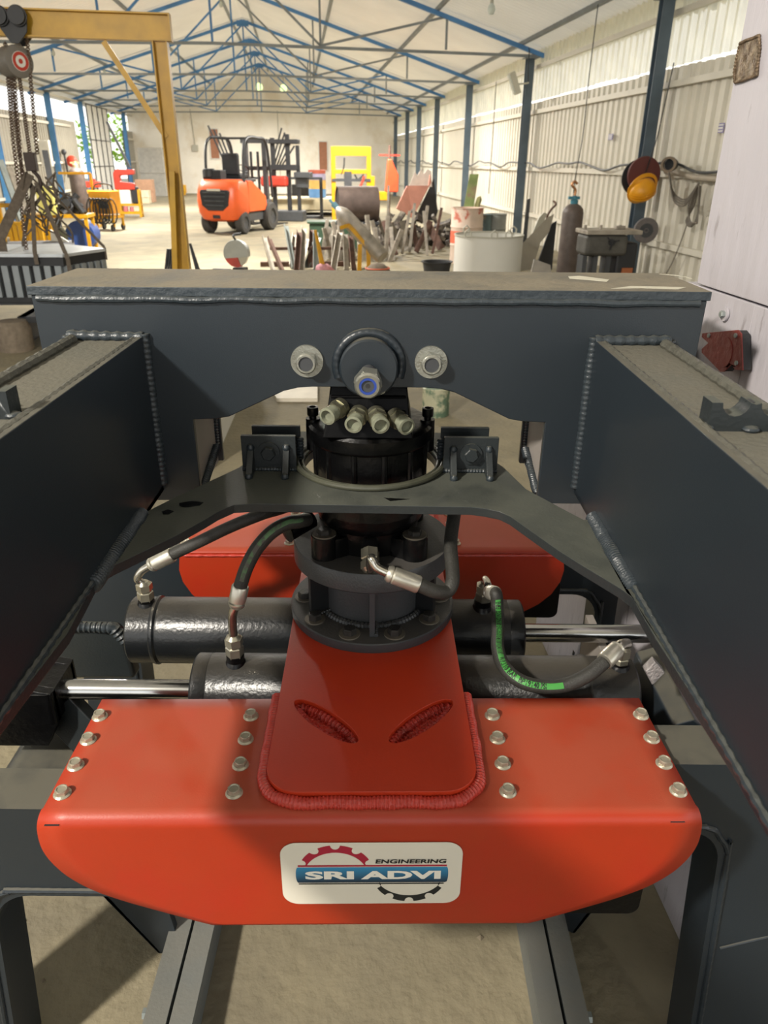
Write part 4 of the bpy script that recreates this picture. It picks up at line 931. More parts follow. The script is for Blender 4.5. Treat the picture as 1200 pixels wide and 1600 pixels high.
# chain hoist
def chain(m, a, b, n, r=.016, th=.0055):
    a, b = Vector(a), Vector(b); d = (b-a)/n; dn = d.normalized(); up = Vector((0, 1, 0)); x = dn.cross(up).normalized(); u = x.cross(dn)
    for i in range(n):
        c = a+d*(i+.5); s_ = x if i % 2 else u; vs = []
        for k in range(8):
            t = 2*PI*k/8; cc = c+s_*math.cos(t)*r+dn*math.sin(t)*d.length*.72; rd = (s_*math.cos(t)+dn*math.sin(t)); o_ = rd.cross(s_.cross(dn)).normalized(); q = s_.cross(dn)
            for (i1, j1) in ((1, 0), (0, 1), (-1, 0), (0, -1)): vs.append(cc+rd*th*i1+q*th*j1)
        m.add(vs, [(k*4+j, k*4+(j+1) % 4, ((k+1) % 8)*4+(j+1) % 4, ((k+1) % 8)*4+j) for k in range(8) for j in range(4)])
hp = HY(24, 60, GY-.02); ho = hthing('chain_hoist', 'black trolley and grey drum chain hoist hanging from the yellow gantry beam', 'hoist', (hp.x, GY, zbm-.2))
def H3(px, py, y=GY): q = HY(px, py, y); return (q.x-hp.x, q.y-GY, q.z-(zbm-.2))
m = MB(); T = Matrix.Identity(4)
tr = [H3(-2, 22, GY-.1), H3(8, 14, GY-.1), H3(30, 14, GY-.1), H3(42, 22, GY-.1), H3(42, 50, GY-.1), H3(30, 68, GY-.1), H3(18, 68, GY-.1), H3(0, 44, GY-.1)]
m.prism([(a[0], a[2]) for a in tr], -.1, -.085, 'y'); obj('trolley_plate', m, BLK, ho, .004, world=False); m = MB(); m.prism([(a[0], a[2]) for a in tr], .085, .1, 'y'); obj('trolley_plate', m, BLK, ho, .004, world=False)
for px in (6, 34):
    for y in (-.06, .06):
        q = H3(px, 28, GY); m = MB(); m.lathe([(0, -.02), (.07, -.02), (.07, .01), (.08, .012), (.08, .02), (0, .02)], (q[0], y-.08 if y < 0 else y+.08, q[2]), (0, 1, 0), 24); obj('trolley_wheel', m, BLK, ho, world=False)
q = H3(14, 26, GY); m = MB(); m.box((q[0], -.103, q[2]), (.1, .004, .06)); pl_ = obj('red_plate', m, BRED, ho, world=False)
m = MB()
for i in range(3): m.box((q[0], -.106, q[2]+.017-.017*i), (.075, .003, .006))
obj('plate_lettering', m, WHT, pl_, world=False)
q0, q1 = Vector(H3(24, 66)), Vector(H3(28, 80)); m = MB(); m.tube(smooth([q0, (q0+q1)/2+Vector((.03, 0, 0)), q1], 5), .018, 8); obj('suspension_hook', m, STEEL, ho, world=False)
q = Vector(H3(21, 97)); m = MB(); ax = Vector((.75, -.66, 0)); m.lathe([(0, -.13), (.1, -.13), (.115, -.11), (.115, -.06), (.128, -.055), (.128, -.02), (.118, 0), (.118, .06), (.13, .065), (.13, .1), (.09, .11), (0, .11)], q, ax, 36); dr = obj('drum_housing', m, mat('hoist_grey', '77726b', .45, .2, .1), ho, world=False)
m = MB(); m.lathe([(.078, .111), (.078, .114), (0, .114)], q, ax, 32); di = obj('round_label', m, WHT, dr, world=False)
m = MB(); m.lathe([(.074, .1145), (.074, .116), (.048, .116), (.048, .1145)], q, ax, 24, True); m.lathe([(0, .1145), (.02, .1145), (.02, .116), (0, .116)], q, ax, 12); obj('red_print', m, BRED, di, world=False)
m = MB()
for (a, b) in (((8, 66), (20, 215)), ((16, 110), (30, 240)), ((22, 118), (36, 300)), ((30, 118), (48, 250)), ((42, 60), (58, 240))): chain(m, H3(*a), H3(*b, GY), 62)
chain(m, H3(20, 215), H3(42, 395, GY), 60); chain(m, H3(30, 240), H3(46, 330), 40)
o = obj('chain', m, CHAINM, ho, world=False); o['kind'] = 'stuff'
q = Vector(H3(50, 262)); m = MB(); m.box(q+Vector((0, 0, .05)), (.1, .08, .16)); m.tube(smooth([q+Vector((.0, 0, -.02)), q+Vector((.05, 0, -.09)), q+Vector((.04, 0, -.17)), q+Vector((-.04, 0, -.17)), q+Vector((-.06, 0, -.1))], 5), .02, 8); obj('load_hook', m, mat('dark_brown', '3c302b', .6, .2), ho, .01, world=False)
# suspended ribbed box and slings
bxp = HY(80, 400, GY); zt_b = HY(100, 393, GY).z
bx = hthing('ribbed_steel_box', 'dark grey ribbed steel box with a dusty bright lid hanging in slings', 'steel box', (bxp.x, GY, zt_b-.4))
def B3(px, py, y): q = HY(px, py, y); return (q.x-bxp.x, q.y-GY, 0)
LC = [B3(-60, 396, GY-.35), B3(98, 402, GY-.42), B3(164, 385, GY+.1), B3(100, 373, GY+.55), B3(-20, 378, GY+.5)]
m = MB(); m.prism([(a[0], a[1]) for a in LC], .39, .42, 'z'); obj('lid', m, mat('bright_lid', 'c6cbd0', .35, .3, .1, 8, .1, 60), bx, .004, world=False)
m = MB(); m.prism([(a[0]*.98, a[1]*.98) for a in LC], .31, .39, 'z'); m.prism([(a[0]*.9, a[1]*.9) for a in LC], .0, .31, 'z'); m.prism([(a[0]*.98, a[1]*.98) for a in LC], -.02, .03, 'z'); obj('box_body', m, BLK, bx, world=False)
for (a, b, n) in ((LC[0], LC[1], 9), (LC[1], LC[2], 6)):
    for i in range(n):
        f = (i+.5)/n; m = MB(); m.box(((a[0]+(b[0]-a[0])*f)*.965, (a[1]+(b[1]-a[1])*f)*.965, .17), (.06, .06, .29), rz=math.atan2(b[1]-a[1], b[0]-a[0])); obj('rib', m, mat('rib_grey', '8a9094', .4, .2), bx, .004, world=False)
m = MB(); m.b2((-.9, -.3, -.06), (.55, .3, -.02)); obj('base_skid', m, DGREY, bx, world=False)
slp = [((46, 272), (0, 372), .12, GY-.3, 'left'), ((50, 290), (54, 392), .05, GY-.42, 'front'), ((56, 285), (106, 405), .05, GY-.42, 'right front'), ((60, 280), (163, 386), .035, GY+.1, 'far right'), ((52, 290), (36, 380), .04, GY+.3, 'rear left')]
for (a, b, w, yb, nm) in slp:
    w *= .75
    A = HY(*a, GY); B = HY(*b, yb); m = MB(); c0 = A; m.bar(Vector((0, 0, 0)), B-A, w, .008, (0, 1, 0)); m.bar(B-A, B-A+Vector((.0, .0, -.12)), w, .008, (0, 1, 0))
    single('lifting_sling', m, SLING, 'worn brown web sling from the hook to the %s edge of the ribbed box' % nm, 'sling', (A.x, A.y, A.z), hall=True, group='slings of the ribbed box')
m = MB(); rnd = random.Random(4)
for i in range(26):
    a = Vector((rnd.uniform(-.12, .2), rnd.uniform(-.1, .1), rnd.uniform(-.42, 0))); m.tube(smooth([a, a+Vector((rnd.uniform(-.1, .12), rnd.uniform(-.05, .05), -.12)), a+Vector((rnd.uniform(-.05, .12), rnd.uniform(-.05, .05), -.22))], 4), .009, 6)
q = HY(52, 262, GY); o = single('sling_bundle', m, SLING, 'tangled bundle of ropes and slings hanging under the load hook', 'slings', (q.x, q.y, q.z-.02), hall=True); o['kind'] = 'stuff'
# forklift ------------------------------------------------------------------
FL = hthing('forklift', 'orange and black forklift truck parked with its counterweight towards the camera', 'forklift', (-1.78, 20.6, 0), rad(-24))
def cw():
    m = MB(); vs = []; rows = []
    prof = [(.30, .36, .0), (.34, .48, -.1), (.5, .56, -.15), (.78, .58, -.16), (1.05, .57, -.12), (1.2, .54, -.04), (1.26, .48, .05)]
    for (z, w, y) in prof: rows.append([(-w, .55, z), (-w, y+.16, z), (-w+.1, y+.04, z), (-w+.25, y, z), (w-.25, y, z), (w-.1, y+.04, z), (w, y+.16, z), (w, .55, z)])
    for r in rows: vs += r
    n = 8; fs = [(k*n+i, k*n+(i+1) % n, (k+1)*n+(i+1) % n, (k+1)*n+i) for k in range(len(rows)-1) for i in range(n)]; fs += [tuple(reversed(range(n))), tuple(range((len(rows)-1)*n, len(rows)*n))]
    return m.add(vs, fs)
FY = -.45
def F(m, nm, mt, bev=0, par=None):
    m.v = [v+Vector((0, FY, 0)) for v in m.v]; return obj(nm, m, mt, par or FL, bev, world=False, sharp=40)
cwo = F(cw(), 'counterweight', ORANGE, .03)
m = MB(); m.prism([(-.36, 1.03), (-.4, .98), (-.36, .68), (-.2, .56), (.2, .56), (.36, .68), (.4, .98), (.36, 1.03)], -.175, -.1, 'y'); F(m, 'grille_recess', BLK, .01, cwo)
for z in (.68, .78, .88, .97):
    m = MB(); m.box((0, -.185, z), (.62-(.97-z)*.4, .03, .03)); F(m, 'grille_slat', DGREY, .004, cwo)
m = MB(); m.box((0, -.19, 1.03), (.36, .012, .05)); F(m, 'name_strip', GRYW, 0, cwo)
m = MB(); m.box((0, -.11, .42), (.2, .06, .08)); F(m, 'tow_slot', BLK, 0, cwo)
m = MB(); m.prism([(.55, .5), (.55, 1.24), (.8, 1.22), (1.2, 1.02), (1.55, .85), (1.6, .5)], -.56, .56, 'x'); F(m, 'engine_hood', ORANGE, .03)
m = MB(); m.prism([(.55, .28), (.55, .5), (1.6, .5), (1.75, .75), (1.95, .75), (1.95, .3)], -.52, .52, 'x'); m.b2((-.5, .5, 1.2), (.5, 1.15, 1.27)); F(m, 'chassis', DGREY, .02)
for (x, y, r, w) in ((-.47, .32, .27, .2), (.47, .32, .27, .2), (-.5, 1.75, .35, .26), (.5, 1.75, .35, .26)):
    m = MB(); m.lathe([(r*.55, -w/2), (r*.9, -w/2), (r, -w*.35), (r, w*.35), (r*.9, w/2), (r*.55, w/2)], (x, y, r), (1, 0, 0), 28, True); tw = F(m, 'wheel', TYRE)
    m = MB(); m.lathe([(0, -w*.3), (r*.56, -w*.4), (r*.56, w*.4), (0, w*.3)], (x, y, r), (1, 0, 0), 20); F(m, 'rim', DGREY, 0, tw)
for x in (-.52, .52):
    m = MB(); m.tube(smooth([(x, .42, 1.2), (x, .5, 1.9), (x, .72, 2.18), (x, 1.3, 2.2), (x, 1.75, 2.12), (x, 1.92, 1.5), (x, 2.0, .8)], 5), .035, 8); F(m, 'guard_post', BLK)
for y in (.75, .95, 1.15, 1.35, 1.55):
    m = MB(); m.bar((-.52, y, 2.19), (.52, y, 2.19), .04, .03); F(m, 'roof_bar', BLK)
m = MB(); m.box((0, 1.0, 1.33), (.48, .46, .12)); m.box((0, .78, 1.6), (.46, .12, .5)); F(m, 'seat', BLK, .04)
m = MB(); m.lathe([(.15, -.012), (.17, 0), (.15, .012)], (-.05, 1.5, 1.5), (0, .5, .8), 24, True); m.cyl((-.05, 1.5, 1.5), (-.05, 1.75, 1.1), .03); F(m, 'steering_wheel', BLK)
for x in (-.28, .28):
    m = MB(); m.bar((x, 2.15, .1), (x, 2.15, 2.2), .12, .1, (0, 1, 0)); F(m, 'mast_rail', DGREY)
    m = MB(); m.prism([(2.2, .1), (2.3, .06), (3.3, .05), (3.3, .08), (2.3, .14), (2.3, .6), (2.2, .6)], x-.06, x+.06, 'x'); F(m, 'fork', BLK)
m = MB(); m.bar((-.4, 2.15, 1.5), (.4, 2.15, 1.5), .06, .1); m.bar((-.4, 2.15, 2.15), (.4, 2.15, 2.15), .06, .1); m.bar((-.45, 2.2, .45), (.45, 2.2, .45), .05, .1); F(m, 'mast_crossbar', DGREY)
m = MB(); m.cyl((.1, 2.1, .2), (.1, 2.1, 1.9), .035, n=12); m.cyl((-.1, 2.1, .2), (-.1, 2.1, 1.9), .035, n=12); F(m, 'lift_cylinder', DGREY)
m = MB(); m.cyl((-.3, .2, 1.3), (-.3, .2, 1.5), .14, n=16); m.box((-.2, .28, 1.36), (.5, .3, .22)); F(m, 'battery_box', BLK, .02)
# second black machine behind the forklift with red cover
bmx = hthing('drilling_machine', 'black machine with red cover and tall posts behind the forklift', 'machine', (-.35, 24.9, 0), rad(-10))
for (x, w, h) in ((-.35, .12, 2.3), (.1, .12, 2.4), (.4, .1, 2.1)):
    m = MB(); m.box((x, 0, h/2), (w, .14, h)); obj('post', m, BLK, bmx, .01, world=False)
m = MB(); m.box((0, 0, 2.2), (.9, .4, .12)); m.box((0, 0, 1.5), (.8, .4, .16)); obj('cross_head', m, BLK, bmx, .02, world=False)
m = MB(); m.box((-.3, -.2, 1.12), (.8, .4, .3)); obj('red_cover', m, BRED, bmx, .08, world=False)
m = MB(); m.box((.55, 0, 1.3), (.5, .5, .16)); m.box((.5, .1, 1.08), (.35, .4, .28)); obj('shelf', m, DGREY, bmx, .02, world=False)
m = MB(); m.box((.1, 0, .15), (.9, .7, .3)); obj('base', m, DGREY, bmx, .03, world=False)
rs = hthing('rod_stand', 'stand holding two fans of thin dark rods behind the forklift', 'rod stand', (-1.6, 26.0, 0))
m = MB(); m.b2((-1.0, -.2, 0), (2.4, .2, .08)); m.b2((-1.0, -.05, .08), (-.9, .05, 1.2)); m.b2((2.3, -.05, .08), (2.4, .05, 1.2)); m.b2((-1.0, -.05, 1.15), (2.4, .05, 1.22)); obj('stand_frame', m, DGREY, rs, world=False)
for i in range(9):
    left = i < 4; k = i if left else i-4
    A = HY(*((325+9*k, 196+6*k) if left else (440+5*k, 200+7*k)), 26.0); B = HY(*((362+4*k, 285) if left else (425+4*k, 258)), 26.0)
    o_ = Vector((-1.6, 26.0, 0)); m = MB(); B.z = max(B.z, 1.2); m.bar(B-o_, A-o_, .05, .05); obj('rod', m, BLK, rs, world=False)
# chop saw ------------------------------------------------------------------
q = HZ(370, 418, 0); q = Vector((HY(370, 395, 12.5).x, 12.5, 0))
cs = hthing('chop_saw', 'grey and red abrasive chop saw standing on the floor', 'saw', q, rad(-20))
sv = 1.0
m = MB(); m.box((0, .1, .03), (.36, .5, .06)); m.box((.02, .05, .1), (.2, .16, .1)); m.box((-.28, 0, .1), (.3, .06, .05)); obj('base', m, DGREY, cs, .01, world=False)
m = MB(); m.cyl((0, -.02, .36), (0, .02, .36), .19, n=32); obj('blade_disc', m, GRYW, cs, world=False)
m = MB(); pr = arc(0, .36, .21, rad(-10), rad(200), 16); m.prism(pr, -.05, .05, 'y'); obj('guard', m, mat('light_grey', 'a3a6a4', .4), cs, .01, world=False)
m = MB(); pr = arc(0, .36, .2, rad(200), rad(290), 8)+[(0, .36)]; m.prism(pr, -.045, .045, 'y'); obj('lower_guard', m, mat('saw_red', 'b2453f', .5), cs, .01, world=False)
m = MB(); m.cyl((.02, .05, .4), (.02, .28, .4), .08, n=20); m.bar((0, .05, .5), (.0, -.1, .64), .03, .03); m.bar((-.04, .0, .64), (.1, 0, .66), .03, .04); obj('motor_handle', m, DGREY, cs, .01, world=False)
# steel offcut bars in the middle -----------------------------------------------
rnd = random.Random(11); TX = lambda k: ['leftmost', 'second', 'third', 'fourth', 'fifth', 'sixth', 'seventh', 'eighth', 'ninth', 'tenth', 'eleventh', 'twelfth', 'thirteenth', 'fourteenth'][k]
bars = [((412, 370), (426, 414)), ((420, 372), (440, 410)), ((446, 352), (458, 412)), ((460, 366), (455, 415)), ((467, 362), (462, 416)), ((474, 356), (470, 418)), ((478, 372), (468, 418)), ((486, 358), (484, 418)), ((492, 362), (492, 416)), ((530, 362), (520, 412)), ((522, 366), (520, 405)), ((497, 370), (478, 400)), ((538, 365), (540, 400)), ((546, 368), (552, 402))]
for k, (a, b) in enumerate(bars):
    Bq = HZ(b[0], b[1], 0.02); yb = 13.0+.22*(k % 4); Bq = Vector((HY(b[0], b[1], yb).x, yb, .02)); Aq = HY(a[0], a[1], yb+.5)
    m = MB(); m.angle(Vector((0, 0, 0)), Aq-Bq, .085, .008); single('steel_bar', m, (STEEL, RUST, GALV)[k % 3 if k % 5 else 0], '%s from the left of the loose steel angle bars leaning in the middle ground' % TX(k), 'steel bar', Bq, hall=True, group='leaning steel angle bars')
m = MB(); m.box((.2, .95, .04), (1.5, .12, .08)); m.bar((-.4, .95, .3), (1.0, .95, .3), .05, .05); m.bar((-.4, .95, 0), (-.4, .95, .3), .05, .05, (0, 1, 0)); m.bar((1.0, .95, 0), (1.0, .95, .3), .05, .05, (0, 1, 0)); single('bar_rack', m, RUST, 'low rusty rack that holds the loose steel bars', 'rack', (HY(455, 400, 13.2).x, 12.9, 0), hall=True)
m = MB(); [m.bar((x, y, 0), (x, y, .58), .06, .06, (0, 1, 0)) for x in (-.38, .38) for y in (-.2, .2)]; m.box((0, 0, .58), (.84, .5, .05)); single('drum_stand', m, DGREY, 'dark steel stand carrying the rolled steel drum', 'stand', (HY(558, 325, 16).x, 16, 0), hall=True)
ORD = 'first second third fourth fifth sixth seventh eighth ninth tenth eleventh twelfth thirteenth fourteenth fifteenth sixteenth seventeenth eighteenth nineteenth twentieth twenty-first twenty-second'.split()
rnd = random.Random(17); src = None
for k in range(22):
    px_ = 496+k*5.6; yb = 14.4+.16*(k % 4); q = HY(px_, 400, yb); h = rnd.uniform(.45, .8)
    if src is None:
        m = MB(); m.angle((0, 0, 0), (.04, .12, 1), .07, .008); src = single('steel_bar', m, STEEL, 'loose grey steel bar standing in the second row, behind the yellow cylinder stand', 'steel bar', (q.x, yb, .01), hall=True, group='second row of loose steel bars'); o = src
    else: o = src.copy(); COL.objects.link(o); o.location = hallw(q.x, yb, .01)
    o['label'] = '%s bar from the left in the second row of loose grey steel bars' % ORD[k]; o.scale = (1, 1, h); o.rotation_euler = (rnd.uniform(-.1, .2), rnd.uniform(-.35, .35), HA+rnd.uniform(-.3, .3))
# leaning gas cylinder on yellow stand, burlap roll
A = HY(524, 322, 12.2); B = HY(598, 402, 11.6)
t = hthing('gas_cylinder', 'dull grey gas cylinder lying tilted on a yellow stand in the middle', 'gas cylinder', B)
d = (A-B); m = MB(); L = d.length; m.lathe([(0, 0), (.1, 0), (.115, .03), (.115, L*.78), (.1, L*.86), (.06, L*.93), (.04, L*.96)], (0, 0, 0), d, 28); obj('cylinder_body', m, STEEL, t, world=False)
m = MB(); m.lathe([(.045, L*.95), (.045, L*1.04), (.02, L*1.05), (.02, L*1.12), (0, L*1.12)], (0, 0, 0), d, 16); obj('valve', m, mat('valve_blue', '6fa0b4', .5), t, world=False)
t = hthing('yellow_stand', 'yellow bent angle stand under the tilted gas cylinder', 'stand', (HY(575, 400, 11.7).x, 11.7, 0))
P0 = HY(533, 356, 11.9)-Vector((HY(575, 400, 11.7).x, 11.7, 0)); P1 = HY(545, 352, 11.8)-Vector((HY(575, 400, 11.7).x, 11.7, 0)); P2 = HY(575, 385, 11.7)-Vector((HY(575, 400, 11.7).x, 11.7, 0))
m = MB(); m.bar(P0, P1, .06, .05); m.bar(P1, P2, .06, .05); obj('support_arm', m, YEL, t, world=False)
m = MB(); m.bar(Vector((P2.x-.12, P2.y, P2.z+.03)), Vector((P2.x-.14, P2.y, 0)), .06, .05, (0, 1, 0)); m.bar(P2, Vector((P2.x+.02, P2.y, 0)), .06, .05, (0, 1, 0)); m.box((P2.x-.06, P2.y, .02), (.4, .35, .04)); obj('stand_leg', m, YEL, t, world=False)
q = Vector((HY(590, 395, 10.8).x, 10.8, 0)); t = hthing('burlap_sack', 'brown burlap covered bundle with an orange band beside the yellow stand', 'sack', q)
m = MB(); m.lathe([(0, 0), (.2, 0), (.26, .06), (.25, .2), (.16, .34), (.09, .4), (.0, .42)], (0, 0, 0), (0, 0, 1), 20); m.bar((.2, 0, .12), (.5, .1, .02), .16, .1); obj('bundle', m, BURLAP, t, .01, world=False)
m = MB(); m.lathe([(.165, .335), (.18, .345), (.165, .355)], (0, 0, 0), (0, 0, 1), 20, True); obj('band', m, mat('orange_band', 'c7603c', .7), t, world=False)
q = Vector((HY(506, 400, 12.0).x, 12.0, 0)); t = hthing('traffic_cone_bundle', 'yellow pole with crumpled pink cloth at its foot among the steel bars', 'pole', q)
m = MB(); m.cyl((0, 0, .1), (-.12, 0, .75), .045, .02, n=12); obj('pole', m, YEL, t, world=False)
m = MB(); rnd = random.Random(3); m.sph((0, 0, .13), .15, 14, (1, .8, .9)); m.v = [v+Vector((mnoise.noise(v*14), mnoise.noise(v*14+Vector((5, 0, 0))), mnoise.noise(v*14+Vector((0, 7, 0)))))*.05 for v in m.v]; m.v = [Vector((v.x, v.y, max(0, v.z))) for v in m.v]; obj('cloth', m, mat('pink_cloth', 'c08a92', .9, 0, .2, 20), t, world=False)
# concrete block table with drum, black box
y0 = 28.2
m = MB(); m.box((0, 0, .36), (3.2, 2.2, .34)); single('concrete_slab', m, TAN, 'pale concrete slab table behind the forklift forks', 'slab', (HY(475, 320, y0).x+.3, y0, 0), hall=True)
m = MB(); m.b2((-.6, -1, 0), (-.5, -.9, .19)); m.b2((1.3, -1, 0), (1.4, -.9, .19)); m.b2((-.6, .9, 0), (-.5, 1, .19)); m.b2((1.3, .9, 0), (1.4, 1, .19)); m.b2((-.6, -1, .15), (1.4, 1, .19))
single('support_frame', m, DGREY, 'low dark frame carrying the pale concrete slab', 'frame', (HY(475, 320, y0).x+.3, y0, 0), hall=True)
dz = .53
t = hthing('oil_drum', 'drum striped red, lilac, yellow and blue standing on the pale slab', 'drum', (HY(496, 300, y0).x, y0, dz))
for (a, b, c_) in ((0, .28, '5f8fc4'), (.28, .56, 'd8b062'), (.56, .76, 'a9a3c4'), (.76, .88, 'b45a45')):
    m = MB(); m.lathe([(.29, a), (.3, a+.01), (.3, b-.01), (.29, b)]+([(0, b)] if b > .8 else []), n=28); obj('drum_band', m, mat('drum_'+c_, c_, .5, 0, .1), t, world=False)
t = hthing('black_cabinet', 'small black cabinet standing left of the striped drum', 'cabinet', (HY(472, 300, 30).x, 30, 0))
m = MB(); m.box((0, 0, .45), (.75, .5, .9)); obj('body', m, BLK, t, .02, world=False)
m = MB(); m.cyl((-.35, -.3, .25), (-.35, -.2, .25), .2, n=20); obj('wheel', m, GRYW, t, world=False)
m = MB(); [m.cyl((x, 0, .9), (x, 0, 1.15), .05, n=10) for x in (-.2, 0, .25)]; obj('bottle_caps', m, STEEL, t, world=False)
m = MB(); m.box((0, 0, .25), (1.0, .5, .5)); m.box((.0, 0, .52), (1.1, .6, .04)); single('green_bench', m, mat('dark_green', '37503c', .6), 'low dark green steel bench behind the leaning bars', 'bench', (HY(520, 350, 17).x, 17, 0), hall=True, bevel=.01)
# yellow hydraulic press
PY_ = 24.5; c0 = HY(552, 300, PY_)
t = hthing('hydraulic_press', 'yellow H frame hydraulic press in front of the far wall', 'press', (c0.x, PY_, 0))
xl, xr_ = HY(521, 280, PY_).x-c0.x, HY(576, 280, PY_).x-c0.x; zt_p = HY(545, 229, PY_).z; zm = HY(545, 268, PY_).z; zm2 = HY(545, 300, PY_).z
for x in (xl, xr_): m = MB(); m.box((x, 0, zt_p/2), (.13, .2, zt_p)); obj('upright', m, YEL, t, .01, world=False)
for (z, h) in ((zt_p-.12, .26), (zm, .12), (zm2, .14), (.3, .2)): m = MB(); m.box(((xl+xr_)/2, -.02, z), (xr_-xl, .18, h)); obj('cross_beam', m, YEL, t, .01, world=False)
m = MB(); m.box(((xl+xr_)/2-.1, -.05, (zm+zm2)/2), (.22, .2, zm-zm2)); m.box(((xl+xr_)/2, -.1, (zm+zm2)/2+.05), (xr_-xl+.1, .06, .08)); obj('ram', m, DGREY, t, world=False)
m = MB(); m.box((xr_+.35, 0, zm2-.1), (.6, .3, .25)); m.box((xr_+.12, 0, zm2+.2), (.12, .2, .5)); obj('side_tank', m, YEL, t, .02, world=False)
m = MB(); m.tube(smooth([((xl+xr_)/2-.2, -.1, zt_p-.3), ((xl+xr_)/2-.22, -.1, zt_p-.55), ((xl+xr_)/2-.3, -.1, zt_p-.75)], 5), .02, 8); m.tube(smooth([((xl+xr_)/2+.1, -.1, zt_p-.75), ((xl+xr_)/2+.2, -.1, zt_p-.88), ((xl+xr_)/2+.38, -.1, zt_p-.75)], 5), .025, 8); obj('hoses', m, BLK, t, world=False)
m = MB(); m.tube(smooth([(-.2, -.4, zm2-.2), (.1, -.4, zm2+.05), (.25, -.4, zm2+.3), (.3, -.4, zm2+.45)], 5), .035, 8); obj('jack_handle', m, BRED, t, world=False)
# orange drill stand
t = hthing('drill_stand', 'orange red pillar drill with a cross handle right of the yellow press', 'drill', (HY(608, 300, 23).x, 23, 0))
m = MB(); m.box((0, 0, .04), (.5, .5, .08)); m.cyl((0, 0, .05), (0, 0, 2.1), .035, n=12); obj('pillar', m, RUST, t, world=False)
m = MB(); m.prism([(-.12, .9), (.25, .9), (.25, 1.35), (.05, 1.75), (-.05, 1.75)], -.15, .15, 'y'); obj('drill_head', m, mat('orange_red', 'd2512c', .5), t, .03, world=False)
m = MB(); m.bar((-.3, 0, 1.85), (.3, 0, 1.85), .04, .04); obj('cross_handle', m, BRED, t, world=False)
# big dark rolled plate and scrap heap
t = hthing('rolled_steel_plate', 'large rusty brown rolled steel drum lying behind the tilted gas cylinder', 'steel drum', (HY(558, 325, 16).x, 16, .92))
m = MB(); m.lathe([(.31, -.4), (.33, -.4), (.33, .4), (.31, .4)], (0, 0, 0), (1, .1, 0), 40, True); obj('shell', m, mat('dark_rust', '5d4f49', .7, .1, .25, 6), t, world=False)
m = MB(); m.lathe([(0, .35), (.31, .35), (.31, .37), (0, .37)], (0, 0, 0), (1, .1, 0), 32); m.lathe([(0, -.37), (.31, -.37), (.31, -.35), (0, -.35)], (0, 0, 0), (1, .1, 0), 32); obj('end_plate', m, BLK, t, world=False)
scrap = [(618, 398, 600, 345, .12), (628, 400, 640, 330, .05), (640, 395, 648, 318, .05), (652, 396, 645, 350, .1), (660, 392, 668, 322, .06), (668, 395, 662, 330, .05), (676, 388, 690, 325, .05), (612, 385, 590, 340, .08), (634, 392, 610, 352, .14), (690, 388, 668, 350, .16), (605, 375, 607, 290, .04), (582, 385, 572, 345, .1), (650, 400, 672, 345, .1), (638, 380, 628, 345, .12)]
for k, (bx_, by_, ax_, ay_, w) in enumerate(scrap):
    yb = 15.2+(k % 5)*.3; Bq = Vector((HY(bx_, by_, yb).x, yb, .03)); Aq = HY(ax_, ay_, yb+.35)
    m = MB(); m.bar((0, 0, 0), Aq-Bq, w, .02 if w > .07 else w*.8, (0, 1, 0)); single('scrap_piece', m, (RUST, STEEL, mat('scrap_grey', '8c857a', .7, .1, .3, 6))[k % 3], 'rusty steel offcut standing in the scrap heap, %s in order of the heap' % TX(k), 'scrap', Bq, hall=True, group='upright offcuts of the scrap heap')
m = MB(); rnd = random.Random(21)
for k in range(150):
    x, y, z = rnd.uniform(-.7, 1.6), rnd.uniform(-.3, .8), abs(rnd.gauss(0, .2)); T = Matrix.Translation((x, y, z+.05)) @ Matrix.Rotation(rnd.uniform(0, 6), 4, Vector((rnd.uniform(-1, 1), rnd.uniform(-1, 1), 1)).normalized()); m.box((0, 0, 0), (rnd.uniform(.08, .5), rnd.uniform(.05, .16), rnd.uniform(.02, .08)), T)
m.v = [Vector((v.x, v.y, max(v.z, .002))) for v in m.v]
o = single('scrap_heap', m, mat('scrap_dark', '4f4741', .8, .1, .5, 5, col2='9a9184', c2scale=4), 'low heap of dark mixed steel offcuts on the floor', 'scrap', (HY(645, 392, 17.4).x, 17.4, 0), hall=True); o['kind'] = 'stuff'
# leaning pink sheet, green planks
def slab(name, lab, cat, pix, ys, th, m_, grp=None, top=None):
    P = [HY(x, y, yy) for (x, y), yy in zip(pix, ys)]; c = P[0].copy(); c.z = 0; nrm = (P[1]-P[0]).cross(P[-1]-P[0]).normalized()*th
    m = MB(); n = len(P); m.add([p-c for p in P]+[p-c+nrm for p in P], [tuple(range(n)), tuple(reversed(range(n, 2*n)))]+[(i, (i+1) % n, n+(i+1) % n, n+i) for i in range(n)])
    return single(name, m, m_, lab, cat, c, hall=True, group=grp)
slab('pink_sheet', 'large pink primed steel sheet leaning against the right wall', 'sheet', [(620, 325), (636, 290), (670, 290), (672, 272), (674, 285), (645, 340)], [19.2, 19.8, 19.9, 20.0, 20.0, 19.4], .03, PINK)
slab('torn_sheet', 'torn pale plastic covered sheet standing behind the pink sheet', 'sheet', [(640, 290), (648, 268), (652, 274), (658, 264), (662, 272), (668, 264), (674, 268), (675, 292)], [20.2]*8, .02, mat('pale_plastic', 'd9cfc8', .6, 0, .1, 8))
slab('black_sheet', 'dark sheet edge behind the pink sheet', 'sheet', [(648, 342), (678, 278), (684, 330), (680, 345)], [20.3]*4, .03, BLK)
slab('green_plank', 'long plank painted green leaning by the wall above the barrels', 'plank', [(722, 338), (734, 272), (748, 272), (738, 338)], [15.5, 16.2, 16.2, 15.5], .04, GREENP)
